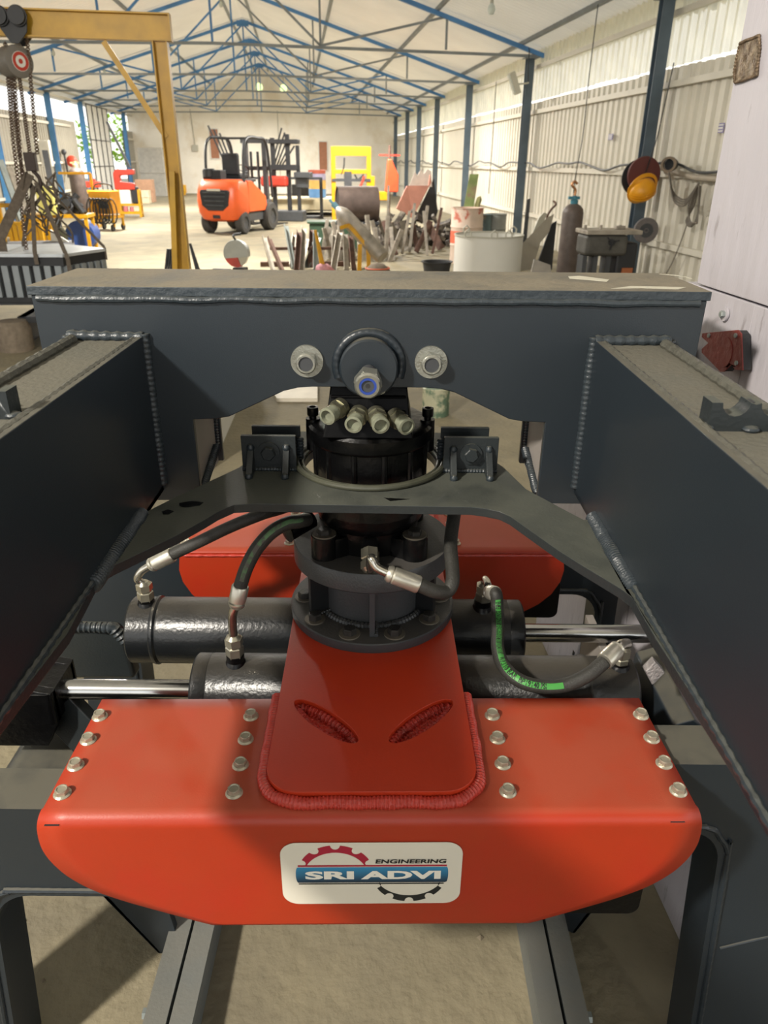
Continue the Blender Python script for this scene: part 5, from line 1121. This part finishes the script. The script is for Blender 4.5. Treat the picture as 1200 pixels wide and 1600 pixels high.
slab('green_plank', 'shorter mouldy green plank with rounded top beside the long one', 'plank', [(736, 342), (746, 308), (751, 306), (753, 312), (742, 345)], [15.2, 15.6, 15.6, 15.6, 15.2], .04, mat('mossy', '8d8a5c', .7, 0, .2, 6))
# barrels and white tank
def barrel(px, y, r, h, m_, lab, name='barrel'):
    q = HY(px, 380, y); t = hthing(name, lab, 'barrel', (q.x, y, 0))
    m = MB(); pr = [(0, 0), (r, 0), (r, h*.33-.02), (r+.012, h*.33), (r, h*.33+.02), (r, h*.66-.02), (r+.012, h*.66), (r, h*.66+.02), (r, h-.02), (r+.01, h-.01), (r+.01, h), (r-.02, h), (r-.02, h-.04), (0, h-.04)]; m.lathe(pr, n=32); obj('shell', m, m_, t, world=False); return t
b1 = barrel(728, 14.3, .29, .95, mat('pale_pink_drum', 'cdb8a8', .7, 0, .12, 5, col2='b4634f', c2scale=3, c2lo=.58, c2hi=.64), 'pale rusty drum with orange stain left behind the white tank')
m = MB(); m.lathe([(.292, .35), (.2925, .36), (.2925, .55), (.292, .56)], n=32); obj('orange_patch', m, mat('orange_stain', 'd8644a', .7), b1, world=False)
barrel(749, 14.9, .2, .8, mat('teal_drum', '55676a', .7, 0, .3, 4, col2='7c6a55', c2scale=3), 'dark teal drum standing behind the white tank')
barrel(773, 15.1, .19, .8, mat('grey_drum', '8e918c', .6, 0, .2, 4), 'grey drum standing beside the teal drum')
WT = hthing('white_tank', 'open white painted sheet steel tank with small lifting loops on its rim', 'tank', (HY(762, 400, 11.4).x, 11.4, 0))
m = MB(); hh = HY(762, 371, 11.0).z; r = .5
m.lathe([(r-.01, 0), (r, 0), (r, hh), (r-.01, hh)], n=40, closed=True); m.lathe([(0, .02), (r-.01, .02)], n=40); obj('shell', m, WHT, WT, world=False)
m = MB(); m.lathe([(r-.012, hh-.01), (r+.012, hh-.01), (r+.012, hh+.012), (r-.012, hh+.012)], n=40, closed=True); obj('rim', m, GRYW, WT, world=False)
for a in (-140, -95, -70, 30, 120):
    m = MB(); x, y = r*math.cos(rad(a)), r*math.sin(rad(a)); m.tube([(x-.04, y, hh), (x-.045, y, hh+.06), (x, y, hh+.1), (x+.045, y, hh+.06), (x+.04, y, hh)], .012, 6); obj('lifting_loop', m, GRYW, WT, world=False)
q = Vector((HY(683, 405, 12.6).x, 12.6, 0)); t = hthing('black_basin', 'round black rubber basin on the floor left of the white tank', 'basin', q)
m = MB(); m.lathe([(0, .01), (.2, 0), (.235, .2), (.26, .21), (.26, .225), (.225, .22), (.19, .03), (0, .03)], n=36); obj('bowl', m, BLK, t, world=False)
# bent hook wire by the column
A = HX(810, 325, XR-.3); m = MB(); m.tube(smooth([(0, 0, 0), (.0, .0, .6), (-.05, 0, .75), (-.02, -.1, .9), (.05, -.15, 1.0), (.03, -.05, 1.05)], 6), .02, 8); single('bent_rod', m, RUST, 'thin rusty rod with a curled top standing right of the white tank', 'rod', (A.x-.4, 14.6, 0), hall=True)
# flat plates leaning at the right wall
slab('leaning_plate', 'broad pale grey steel plate leaning against the right wall, in front of the others', 'plate', [(800, 425), (812, 385), (855, 340), (866, 334), (858, 362), (845, 378), (832, 420)], [12.0, 12.2, 12.8, 12.9, 12.8, 12.5, 12.0], .03, mat('plate_grey', 'a49e92', .6, .1, .1, 4))
slab('leaning_plate', 'narrow plate edge leaning right behind the broad pale plate', 'plate', [(828, 375), (842, 340), (850, 332), (856, 334), (846, 352), (832, 376)], [13.2]*6, .03, GRYW)
slab('leaning_plate', 'dark plate between the broad plate and the brown gas cylinder', 'plate', [(835, 425), (862, 350), (870, 345), (866, 375), (862, 425)], [13.2, 13.3, 13.3, 13.3, 13.2], .04, BLK)
slab('leaning_plate', 'small pale plate lying tilted below the dark plates at the wall', 'plate', [(830, 425), (835, 405), (860, 414), (862, 430)], [11.9]*4, .03, mat('plate_light', 'b9b4ac', .5))
slab('leaning_plate', 'narrow dark strip leaning upright against the second blue column', 'plate', [(815, 392), (824, 312), (829, 310), (822, 385)], [15.0]*4, .03, DGREY)
# gas cylinder, standing, right
GC = HY(888, 400, 11.5)
def gascyl(x, y, r, h, body, valve, lab):
    t = hthing('gas_cylinder', lab, 'gas cylinder', (x, y, 0))
    m = MB(); m.lathe([(0, 0), (r*.95, 0), (r, .03), (r, h*.86), (r*.92, h*.91), (r*.6, h*.95), (r*.3, h*.97)], n=32); obj('cylinder_body', m, body, t, world=False)
    m = MB(); m.lathe([(r*.35, h*.965), (r*.36, h*1.01), (r*.2, h*1.02), (r*.2, h*1.06), (0, h*1.06)], n=16); m.bar((-r*.6, 0, h*1.035), (r*.5, 0, h*1.035), .04, .04); obj('valve', m, valve, t, world=False)
gh = HY(888, 318, 11.5).z
gascyl(GC.x, 11.5, .155, gh/.97, CYLB, mat('teal_valve', '3d7f92', .5), 'brown gas cylinder with teal valve standing at the right wall')
m = MB(); m.tube(smooth([(0, 0, 0), (.0, 0, .08), (-.06, 0, .14), (-.03, 0, .19), (.02, 0, .16)], 5), .018, 8); single('regulator', m, mat('brass', 'b5835a', .4, .6), 'small brass regulator on top of the brown gas cylinder', 'regulator', (GC.x, 11.5, gh/.97*1.06), hall=True)
# bench machine
Bm = HY(945, 400, 9.6); t = hthing('bench_drill_motor', 'old grey machine head with round casing on dark legs at the right wall', 'machine', (Bm.x, 9.6, 0))
zt1 = HY(945, 362, 9.6).z; zb1 = HY(945, 398, 9.6).z; wd = (HY(985, 375, 9.6).x-HY(902, 375, 9.6).x)
m = MB(); m.b2((-wd*.48, -.2, zb1), (wd*.3, .2, zt1-.02)); obj('casing', m, mat('old_grey', '4d4b46', .6, .1, .3, 7, .3, 30), t, .05, world=False)
m = MB(); m.b2((-wd*.5, -.22, zt1-.02), (wd*.52, .22, zt1+.03)); [m.cyl((x, 0, zt1), (x, 0, zt1+.08), .02, n=8) for x in (-.3, -.1, .15)]; m.box((.15, 0, zt1+.05), (.12, .08, .04)); obj('top_plate', m, STEEL, t, .01, world=False)
m = MB(); m.cyl((-.02, -.2, (zt1+zb1)/2+.03), (-.02, -.23, (zt1+zb1)/2+.03), .04, n=8); [m.bar((-.02, -.235, (zt1+zb1)/2+.03), (-.02+.09*math.cos(a), -.235, (zt1+zb1)/2+.03+.09*math.sin(a)), .02, .012) for a in (.3, 2.4, 4.5)]; obj('hand_knob', m, BLK, t, world=False)
for x in (-wd*.42, -wd*.22, wd*.02): m = MB(); m.b2((x-.03, -.1, 0), (x+.03, .1, zb1)); obj('leg', m, DGREY, t, world=False)
m = MB(); m.b2((wd*.14, -.15, 0), (wd*.52, .2, zt1-.12)); obj('motor', m, BLK, t, .03, world=False)
m = MB(); m.b2((wd*.26, -.17, .35), (wd*.46, -.15, .5)); obj('orange_cover', m, mat('dull_orange', '9d5a33', .6), t, world=False)
# things hung on the near column and wall
nc = (XR-.22, 11.8)
def hung(px, py, y=11.35): return HY(px, py, y)
q = hung(1006, 273); t = hthing('wooden_disc', 'maroon round disc hung on the nearest blue column', 'disc', q)
m = MB(); m.lathe([(0, -.02), (.24, -.02), (.245, 0), (.24, .03), (0, .03)], ax=(0, 1, 0), n=40); obj('disc', m, mat('maroon', '5a2d2a', .6, 0, .1), t, world=False)
m = MB(); m.cyl((0, -.02, 0), (0, -.05, 0), .02, n=10); m.tube([(0, -.04, 0), (.1, -.05, .5), (.2, 0, 1.4)], .008, 6); obj('cord', m, BLK, t, world=False)
m = MB(); m.lathe([(0, -.0), (.24, -.0), (.24, .02), (0, .02)], (-.05, .08, -.04), (0, 1, 0), 40); obj('back_disc', m, BLK, t, world=False)
q = hung(1002, 296, 11.05); t = hthing('safety_helmet', 'yellow safety helmet hanging over the maroon disc on the near column', 'helmet', q)
m = MB(); m.sph((0, 0, 0), .15, 24, (1, .85, 1), half=True); T = Matrix.Scale(1.3, 4) @ Matrix.Rotation(rad(160), 4, 'Y') @ Matrix.Rotation(rad(60), 4, 'X'); m.v = [T @ v for v in m.v]; sd = obj('shell', m, HELM, t, world=False); so = sd.modifiers.new('s', 'SOLIDIFY'); so.thickness = .006
m = MB(); m.lathe([(.145, .0), (.175, -.012), (.175, -.006), (.145, .012)], n=32, closed=True); m.v = [T @ (v+Vector((-.015, 0, 0))) for v in m.v]; obj('brim', m, HELM, t, world=False)
m = MB()
for dx in (-.03, 0, .03): m.tube([T @ Vector((.153*math.cos(a), dx*1.0, .153*math.sin(a))) for a in [PI*(.1+.8*i/10) for i in range(11)]], .006, 6)
obj('ridge', m, HELM, t, world=False)
q = hung(1009, 360); t = hthing('grinding_wheel', 'grey grinding wheel hung low on the nearest blue column', 'wheel', q)
m = MB(); m.lathe([(.018, -.03), (.17, -.03), (.18, -.02), (.18, .02), (.17, .03), (.018, .03)], ax=(.15, 1, 0), n=40, closed=True); obj('wheel_body', m, mat('abrasive', '6c6766', .85, 0, .1, 30, .3, 80), t, world=False)
m = MB(); m.cyl((0, -.034, 0), (.0, .03, 0), .02, n=12); m.lathe([(.035, -.034), (.1, -.034), (.1, -.03), (.035, -.03)], ax=(.15, 1, 0), n=32, closed=True); obj('centre_ring', m, DGREY, t, world=False)
q = HX(1045, 257, XR-.33); t = hthing('pipe_funnel', 'short open pipe end on the wall rail right of the near column', 'pipe', q)
m = MB(); m.lathe([(.07, -.1), (.1, -.1), (.1, .08), (.07, .08)], ax=(-.5, -.85, 0), n=24, closed=True); obj('pipe_wall', m, mat('pipe_brown', '7a6a58', .6, .1), t, world=False)
m = MB(); m.cyl((.02, .03, 0), (.12, .1, 0), .07, n=16); obj('pipe_back', m, DGREY, t, world=False)
m = MB()
for i in range(4):
    o_ = i*.03; P = [HX(x_, y_, XR-.2-.02*i) for (x_, y_) in ((1045, 268), (1052, 300+i*4), (1070, 312+i*3), (1085, 296), (1092, 286), (1085-i*3, 320), (1072+i*2, 345), (1080+i*2, 354-i*2), (1090, 335+i*3), (1095-i, 290))]; m.tube(smooth(P, 5), .011, 6)
P = [HX(x_, y_, XR-.1) for (x_, y_) in ((1088, 290), (1075, 345), (1055, 400), (1040, 430))]; m.tube(smooth(P, 5), .009, 6)
tag(obj('cable_loops', m, mat('cable_grey', '6d665d', .7)), 'loops of grey cable hanging from the wall rail near the white body', 'cable').rotation_euler = (0, 0, HA)
m = MB(); P = [HX(x_, y_, XR-.12) for (x_, y_) in ((1040, 268), (1060, 270), (1085, 277), (1120, 280), (1140, 283))]; m.tube(smooth(P, 4), .035, 8)
tag(obj('wall_pipe', m, mat('pipe_pale', 'a59b8c', .6)), 'pale dented pipe along the girt right of the near column', 'pipe').rotation_euler = (0, 0, HA)
# ---- left side ----------------------------------------------------------------
# yellow low racks
def rack(px0, px1, py0, py1, y, n, lab):
    a = HY(px0, py0, y); b = HY(px1, py1, y); t = hthing('yellow_rack', lab, 'rack', (a.x, y, 0)); w = b.x-a.x; h = a.z
    for z, y_ in ((h, 0), (.12, 0), (h, .7), (.12, .7)): m = MB(); m.bar((0, y_, z), (w, y_, z), .06, .05); obj('rail', m, YEL, t, world=False)
    for i in range(n+1):
        for y_ in (0, .7): m = MB(); m.bar((w*i/n, y_, 0), (w*i/n, y_, h), .06, .06, (0, 1, 0)); obj('upright', m, YEL, t, world=False)
    return t
rack(14, 66, 349, 372, 14.5, 6, 'low yellow barred rack behind the hanging ribbed box')
rack(-20, 16, 322, 330, 18.5, 2, 'yellow rack at the left edge of the picture')
# welding trolleys
def trolley(px, y, w, h, lab, red=False):
    q = HY(px, 330, y); t = hthing('welding_trolley', lab, 'trolley', (q.x, y, 0), rad(-15))
    m = MB(); m.box((0, 0, h*.62), (w, .5, h*.5)); obj('cabinet', m, mat('trolley_orange', 'dd9a1e', .45, 0, .1), t, .03, world=False)
    m = MB(); m.box((w*.12, -.26, h*.57), (w*.4, .02, h*.16)); obj('panel', m, DGREY, t, world=False)
    m = MB(); m.tube(smooth([(-w*.45, 0, h*.87), (-w*.3, 0, h), (w*.3, 0, h), (w*.45, 0, h*.87)], 5), .02, 8); obj('handle', m, BLK, t, world=False)
    m = MB(); m.box((0, 0, h*.3), (w*1.1, .6, .06)); [m.bar((x, y_, .1), (x, y_, h*.36), .05, .05, (0, 1, 0)) for x in (-w*.5, w*.5) for y_ in (-.25, .25)]; obj('under_frame', m, YEL, t, world=False)
    for x in (-w*.45, w*.45):
        for y_ in (-.28, .28): m = MB(); m.cyl((x-.02, y_, .08), (x+.03, y_, .08), .08, n=14); obj('castor', m, BLK, t, world=False)
    m = MB(); rnd = random.Random(int(px))
    for i in range(7):
        cx = rnd.uniform(-w*.4, w*.6); m.tube([(cx+.14*math.cos(a), -.32, .48+.3*math.sin(a)) for a in [2*PI*k/12 for k in range(13)]], .018, 6)
    obj('cable_coil', m, BLK, t, world=False); return t
t = trolley(166, 21.5, .6, 1.1, 'orange welding machine on a castored trolley with coiled leads')
trolley(149, 24.4, .42, 1.0, 'narrower orange welding machine behind and left of the first trolley')
q = HY(144, 290, 22.0); m = MB(); m.box((0, 0, 0), (.4, .3, .16)); m.box((0, 0, .1), (.16, .12, .1)); single('red_tool_box', m, BRED, 'small red box lying on top of the left welding machine', 'box', (HY(147, 300, 24.4).x, 24.4, 1.02), hall=True, bevel=.02)
t = hthing('red_machine', 'red C shaped bench machine on a yellow stand near the bright doorway', 'machine', (HY(197, 300, 26.5).x, 26.5, 0))
m = MB(); m.prism([(-.5, .85), (-.5, 1.35), (-.38, 1.47), (.55, 1.47), (.55, 1.32), (-.2, 1.28), (-.2, 1.1), (.5, 1.05), (.5, .85)], -.2, .2, 'y'); t.scale = (.62, .7, .95); obj('c_frame', m, BRED, t, .04, world=False)
m = MB(); m.b2((-.3, -.2, .42), (.25, .2, .85)); obj('white_cabinet', m, WHT, t, .02, world=False)
m = MB(); m.b2((.3, -.15, .42), (.6, .25, .95)); obj('motor', m, BLK, t, .04, world=False)
for x, y_ in ((-.35, -.2), (.65, -.2), (-.35, .25), (.65, .25)): m = MB(); m.bar((x, y_, 0), (x, y_*.6, .86), .11, .1, (0, 1, 0)); obj('stand_leg', m, YEL, t, world=False)
m = MB(); m.b2((-.4, -.2, .1), (.7, .3, .18)); m.b2((-.35, -.2, .36), (.7, .3, .42)); obj('shelf', m, YEL, t, world=False)
m = MB(); m.cyl((-.1, -.1, .18), (-.1, -.1, .34), .12, n=14); m.cyl((.2, -.1, .18), (.2, -.1, .32), .1, n=14); obj('paint_tins', m, mat('pinkish_tin', 'b96d70', .5), t, world=False)
m = MB(); m.bar((0, 0, 0), Vector(HY(167, 190, 26.4))-Vector(HY(203, 262, 26.4)), .07, .07); q = HY(203, 262, 26.4); single('machine_arm', m, DGREY, 'long dark arm slanting up left from the red bench machine', 'arm', q, hall=True)
# gas cylinders left
q = HY(130, 340, 22.4); gh = HY(130, 258, 22.4).z; gascyl(q.x, 22.4, .2, gh, CYLB, mat('cream_valve', 'c8b78c', .5), 'dark brown gas cylinder in a yellow frame at the left wall')
t = hthing('cylinder_cage', 'thin yellow tube cage around the brown gas cylinder on the left', 'cage', (q.x, 22.0, 0))
m = MB(); w = .5
for (a, b) in (((-.35, 0, 1.35), (.45, 0, 1.35)), ((.45, 0, 0), (.45, 0, 1.35)), ((-.3, 0, .05), (.45, 0, .05)), ((-.1, 0, .1), (.42, 0, .6))): m.bar(a, b, .06, .06, (0, 1, 0))
obj('cage_frame', m, YEL, t, world=False)
m = MB(); m.b2((.43, 0, .02), (.47, .8, .07)); obj('foot', m, YEL, t, world=False)
q = HX(112, 252, XL+.3); m = MB(); m.sph((0, 0, 0), .2, 16, (1, .6, 1)); single('red_fire_bell', m, mat('bright_red_cap', 'e04a34', .4), 'bright red round cap hanging on the left wall beside the gas cylinder', 'cap', (q.x, q.y, q.z), hall=True)
m = MB(); q = HX(100, 240, XL+.12); m.tube(smooth([(0, 0, 0), (.02, 0, -.3), (0, .1, -.5), (.03, .0, -.8)], 5), .04, 6); m.sph((0, 0, .05), .1, 10); single('hanging_tool', m, DGREY, 'dark tool hanging on the left wall sheets', 'tool', (q.x, q.y, q.z), hall=True)
# leaning frames at the left
for k, (a, b) in enumerate((((0, 250), (38, 330)), ((14, 262), (52, 345)), ((26, 262), (62, 335)), ((70, 235), (84, 300)))):
    yb = 17.5+.3*k; A = HY(*a, yb+.4); Bq = HY(*b, yb); Bq.z = 0.02; Bq.x = HY(b[0], b[1], yb).x; m = MB(); m.bar((0, 0, 0), A-Bq, .12, .05); single('leaning_bar', m, (GALV, STEEL, GRYW, DGREY)[k], ['galvanised bar leaning at the far left edge', 'steel bar leaning behind the sling, second from the left', 'pale bar leaning behind the hanging chains', 'dark upright bar leaning beside the blue column on the left'][k], 'bar', Bq, hall=True)
for k, (px, py, w, h, y, c_, lab) in enumerate(((51, 235, .3, .5, 20, 'd6d2c6', 'white card fixed on the left blue column behind the chains'), (72, 240, .22, .55, 20, 'd6d2c6', 'white card on the left wall right of the column'), (40, 322, .5, .8, 19.0, 'b9b5a8', 'pale grey meter box standing behind the slings'), (73, 312, .3, .5, 15.8, 'c6bd6a', 'pale yellow can on the shelf behind the slings'))):
    q = HY(px, py, y); z = q.z-h/2
    if k >= 2: z = 0 if k == 2 else .72
    m = MB(); m.b2((-w/2, -.1, 0), (w/2, .1, h if k != 2 else q.z+h/2)); single(['wall_card', 'wall_card', 'meter_box', 'yellow_can'][k], m, mat('c'+c_, c_, .6), lab, ['card', 'card', 'box', 'can'][k], (q.x, y, z), hall=True, bevel=.01)
q = HY(92, 330, 16.2); t = hthing('tool_bench', 'cluttered steel bench with blue drum and machine parts left of the trolleys', 'bench', (q.x, 16.2, 0))
m = MB(); m.b2((-.6, -.3, .66), (.6, .3, .72)); obj('bench_top', m, YEL, t, world=False)
for x, y_ in ((-.55, -.25), (.55, -.25), (-.55, .25), (.55, .25)): m = MB(); m.bar((x, y_, 0), (x, y_, .68), .06, .06, (0, 1, 0)); obj('leg', m, YEL, t, world=False)
m = MB(); m.cyl((.35, -.1, .32), (.35, .4, .32), .28, n=24); obj('blue_drum', m, MBLUE, t, world=False)
m = MB(); m.lathe([(.14, -.05), (.24, -.05), (.24, .05), (.14, .05)], (-.1, -.2, .3), (0, 1, 0), 24, True); obj('belt_wheel', m, mat('olive_dark', '4a4a38', .6), t, world=False)
m = MB(); rnd = random.Random(8)
for i in range(12): m.cyl((rnd.uniform(0, .5), rnd.uniform(-.2, .2), .72), (rnd.uniform(0, .5), rnd.uniform(-.2, .2), rnd.uniform(.85, 1.1)), rnd.uniform(.04, .09), n=10)
obj('machine_parts', m, BLK, t, world=False)
q = HY(104, 350, 12.5); m = MB(); m.prism([(-.3, .0), (.12, .0), (.22, .12), (.2, .3), (.05, .5), (-.25, .72)], -.02, .02, 'y'); single('leaning_plate', m, mat('white_plate', 'c9c6bd', .5), 'pale pointed plate standing behind the hanging box', 'plate', (q.x, 12.5, 0), hall=True)
q = HY(12, 385, 11.5); m = MB(); m.cyl((0, 0, .28), (.9, .2, .28), .28, n=28); single('grey_roller', m, mat('dark_roller', '6b6a6c', .5, .2), 'dark grey steel roller lying at the left edge behind the ribbed box', 'roller', (q.x-.3, 12.4, 0), hall=True)
q = HY(30, 470, 7.0); m = MB(); m.b2((-.5, -.3, 0), (-.42, .3, .26)); m.b2((.2, -.3, 0), (.28, .3, .26)); m.b2((-.5, -.3, .2), (.28, .3, .26)); single('steel_trestle', m, DGREY, 'low dark trestle on the floor under the hanging ribbed box', 'trestle', (bxp.x+.1, 8.2, 0), hall=True)
m = MB(); m.lathe([(0, 0), (.16, 0), (.16, .2), (.13, .28), (0, .28)], n=20); q = Vector((bxp.x-.35, 7.6, 0)); single('sand_bag', m, BURLAP, 'striped brown bundle on the floor at the left edge under the box', 'bag', q, hall=True)
# far left: items by the doorway, far yellow machine
q = HY(272, 294, 43); m = MB(); m.box((0, 0, .3), (1.2, .5, .4)); m.box((.4, 0, .1), (.3, .5, .2)); m.box((-.4, 0, .1), (.3, .5, .2)); single('yellow_crate', m, YEL, 'small yellow crate on the floor by the far wall', 'crate', (q.x, 43, 0), hall=True, bevel=.02)
for k, (px, y, c_, w, h, lab) in enumerate(((228, 36, 'b08a70', .7, .9, 'brown carton stack beside the bright doorway'), (222, 35, 'c9bfa4', .6, .5, 'pale box on the floor of the bright doorway'), (243, 42, 'a8a49c', 1.2, 2.2, 'grey sheet stack standing by the far left corner'))):
    q = HY(px, 300, y); m = MB(); m.b2((-w/2, -.3, 0), (w/2, .3, h)); m.b2((-w/2-.02, -.32, h*.48), (w/2+.02, .32, h*.52)); single('carton', m, mat('k'+c_, c_, .8), lab, 'box', (q.x, y, 0), hall=True, bevel=.01)
# floor pieces seen under the cross beam
q = Zp(681, 626, .0); y_ = 5.3; q = Yp(681, 625, y_); t = thing('paint_tin', 'dented paint tin with green and cream patches on the floor behind the rotator', 'tin', (q.x, y_, 0))
m = MB(); m.lathe([(0, 0), (.095, 0), (.1, .01), (.1, .2), (.103, .21), (.095, .215), (.09, .2), (0, .2)], n=32); obj('can_body', m, mat('tin_mix', 'b9b79c', .5, 0, .2, 8, col2='5d7560', c2scale=9, c2lo=.45, c2hi=.55), t, world=False)
m = MB(); m.tube([(.1*math.cos(a), -.02+.1*math.sin(a)*.2, .19-.08*math.sin(a)) for a in [PI*i/12 for i in range(13)]], .003, 6); obj('wire_handle', m, STEEL, t, world=False)
P = [Zp(*p_, .03) for p_ in ((425, 610), (432, 622), (496, 622), (496, 598), (430, 598))]; c = P[0].copy(); m = MB(); n = len(P); m.add([Vector((p_.x-c.x, p_.y-c.y, 0)) for p_ in P]+[Vector((p_.x-c.x, p_.y-c.y, .03)) for p_ in P], [tuple(range(n)), tuple(range(n, 2*n))]+[(i, (i+1) % n, n+(i+1) % n, n+i) for i in range(n)])
single('pale_board', m, mat('pale_board', 'd8d0c0', .6), 'pale flat board lying on the floor behind the left bolt of the beam', 'board', (c.x, c.y, 0.0))
P = [Zp(*p_, .0) for p_ in ((352, 560), (328, 742), (340, 748), (372, 560))]; m = MB(); a = Zp(335, 745, 0); b = Zp(365, 600, 0); c = a; m.b2((-.05, 0, 0), (.02, 2.2, .5)); single('white_box_section', m, WHT, 'white painted box section on the floor behind the left leg of the frame', 'box section', (a.x-.06, a.y+.1, 0), rz=rad(3))
m = MB(); rnd = random.Random(5)
for k in range(260):
    x = rnd.uniform(-4, 4); y = rnd.uniform(.4, 5); r_ = rnd.uniform(.003, .012); m.add([(x, y, r_), (x+r_, y, 0), (x, y+r_, 0), (x-r_, y, 0), (x, y-r_, 0)], [(0, 1, 2), (0, 2, 3), (0, 3, 4), (0, 4, 1)])
o = single('floor_grit', m, mat('grit', '7d725f', .9), 'small grit and chips scattered on the concrete floor', 'debris'); o['kind'] = 'stuff'
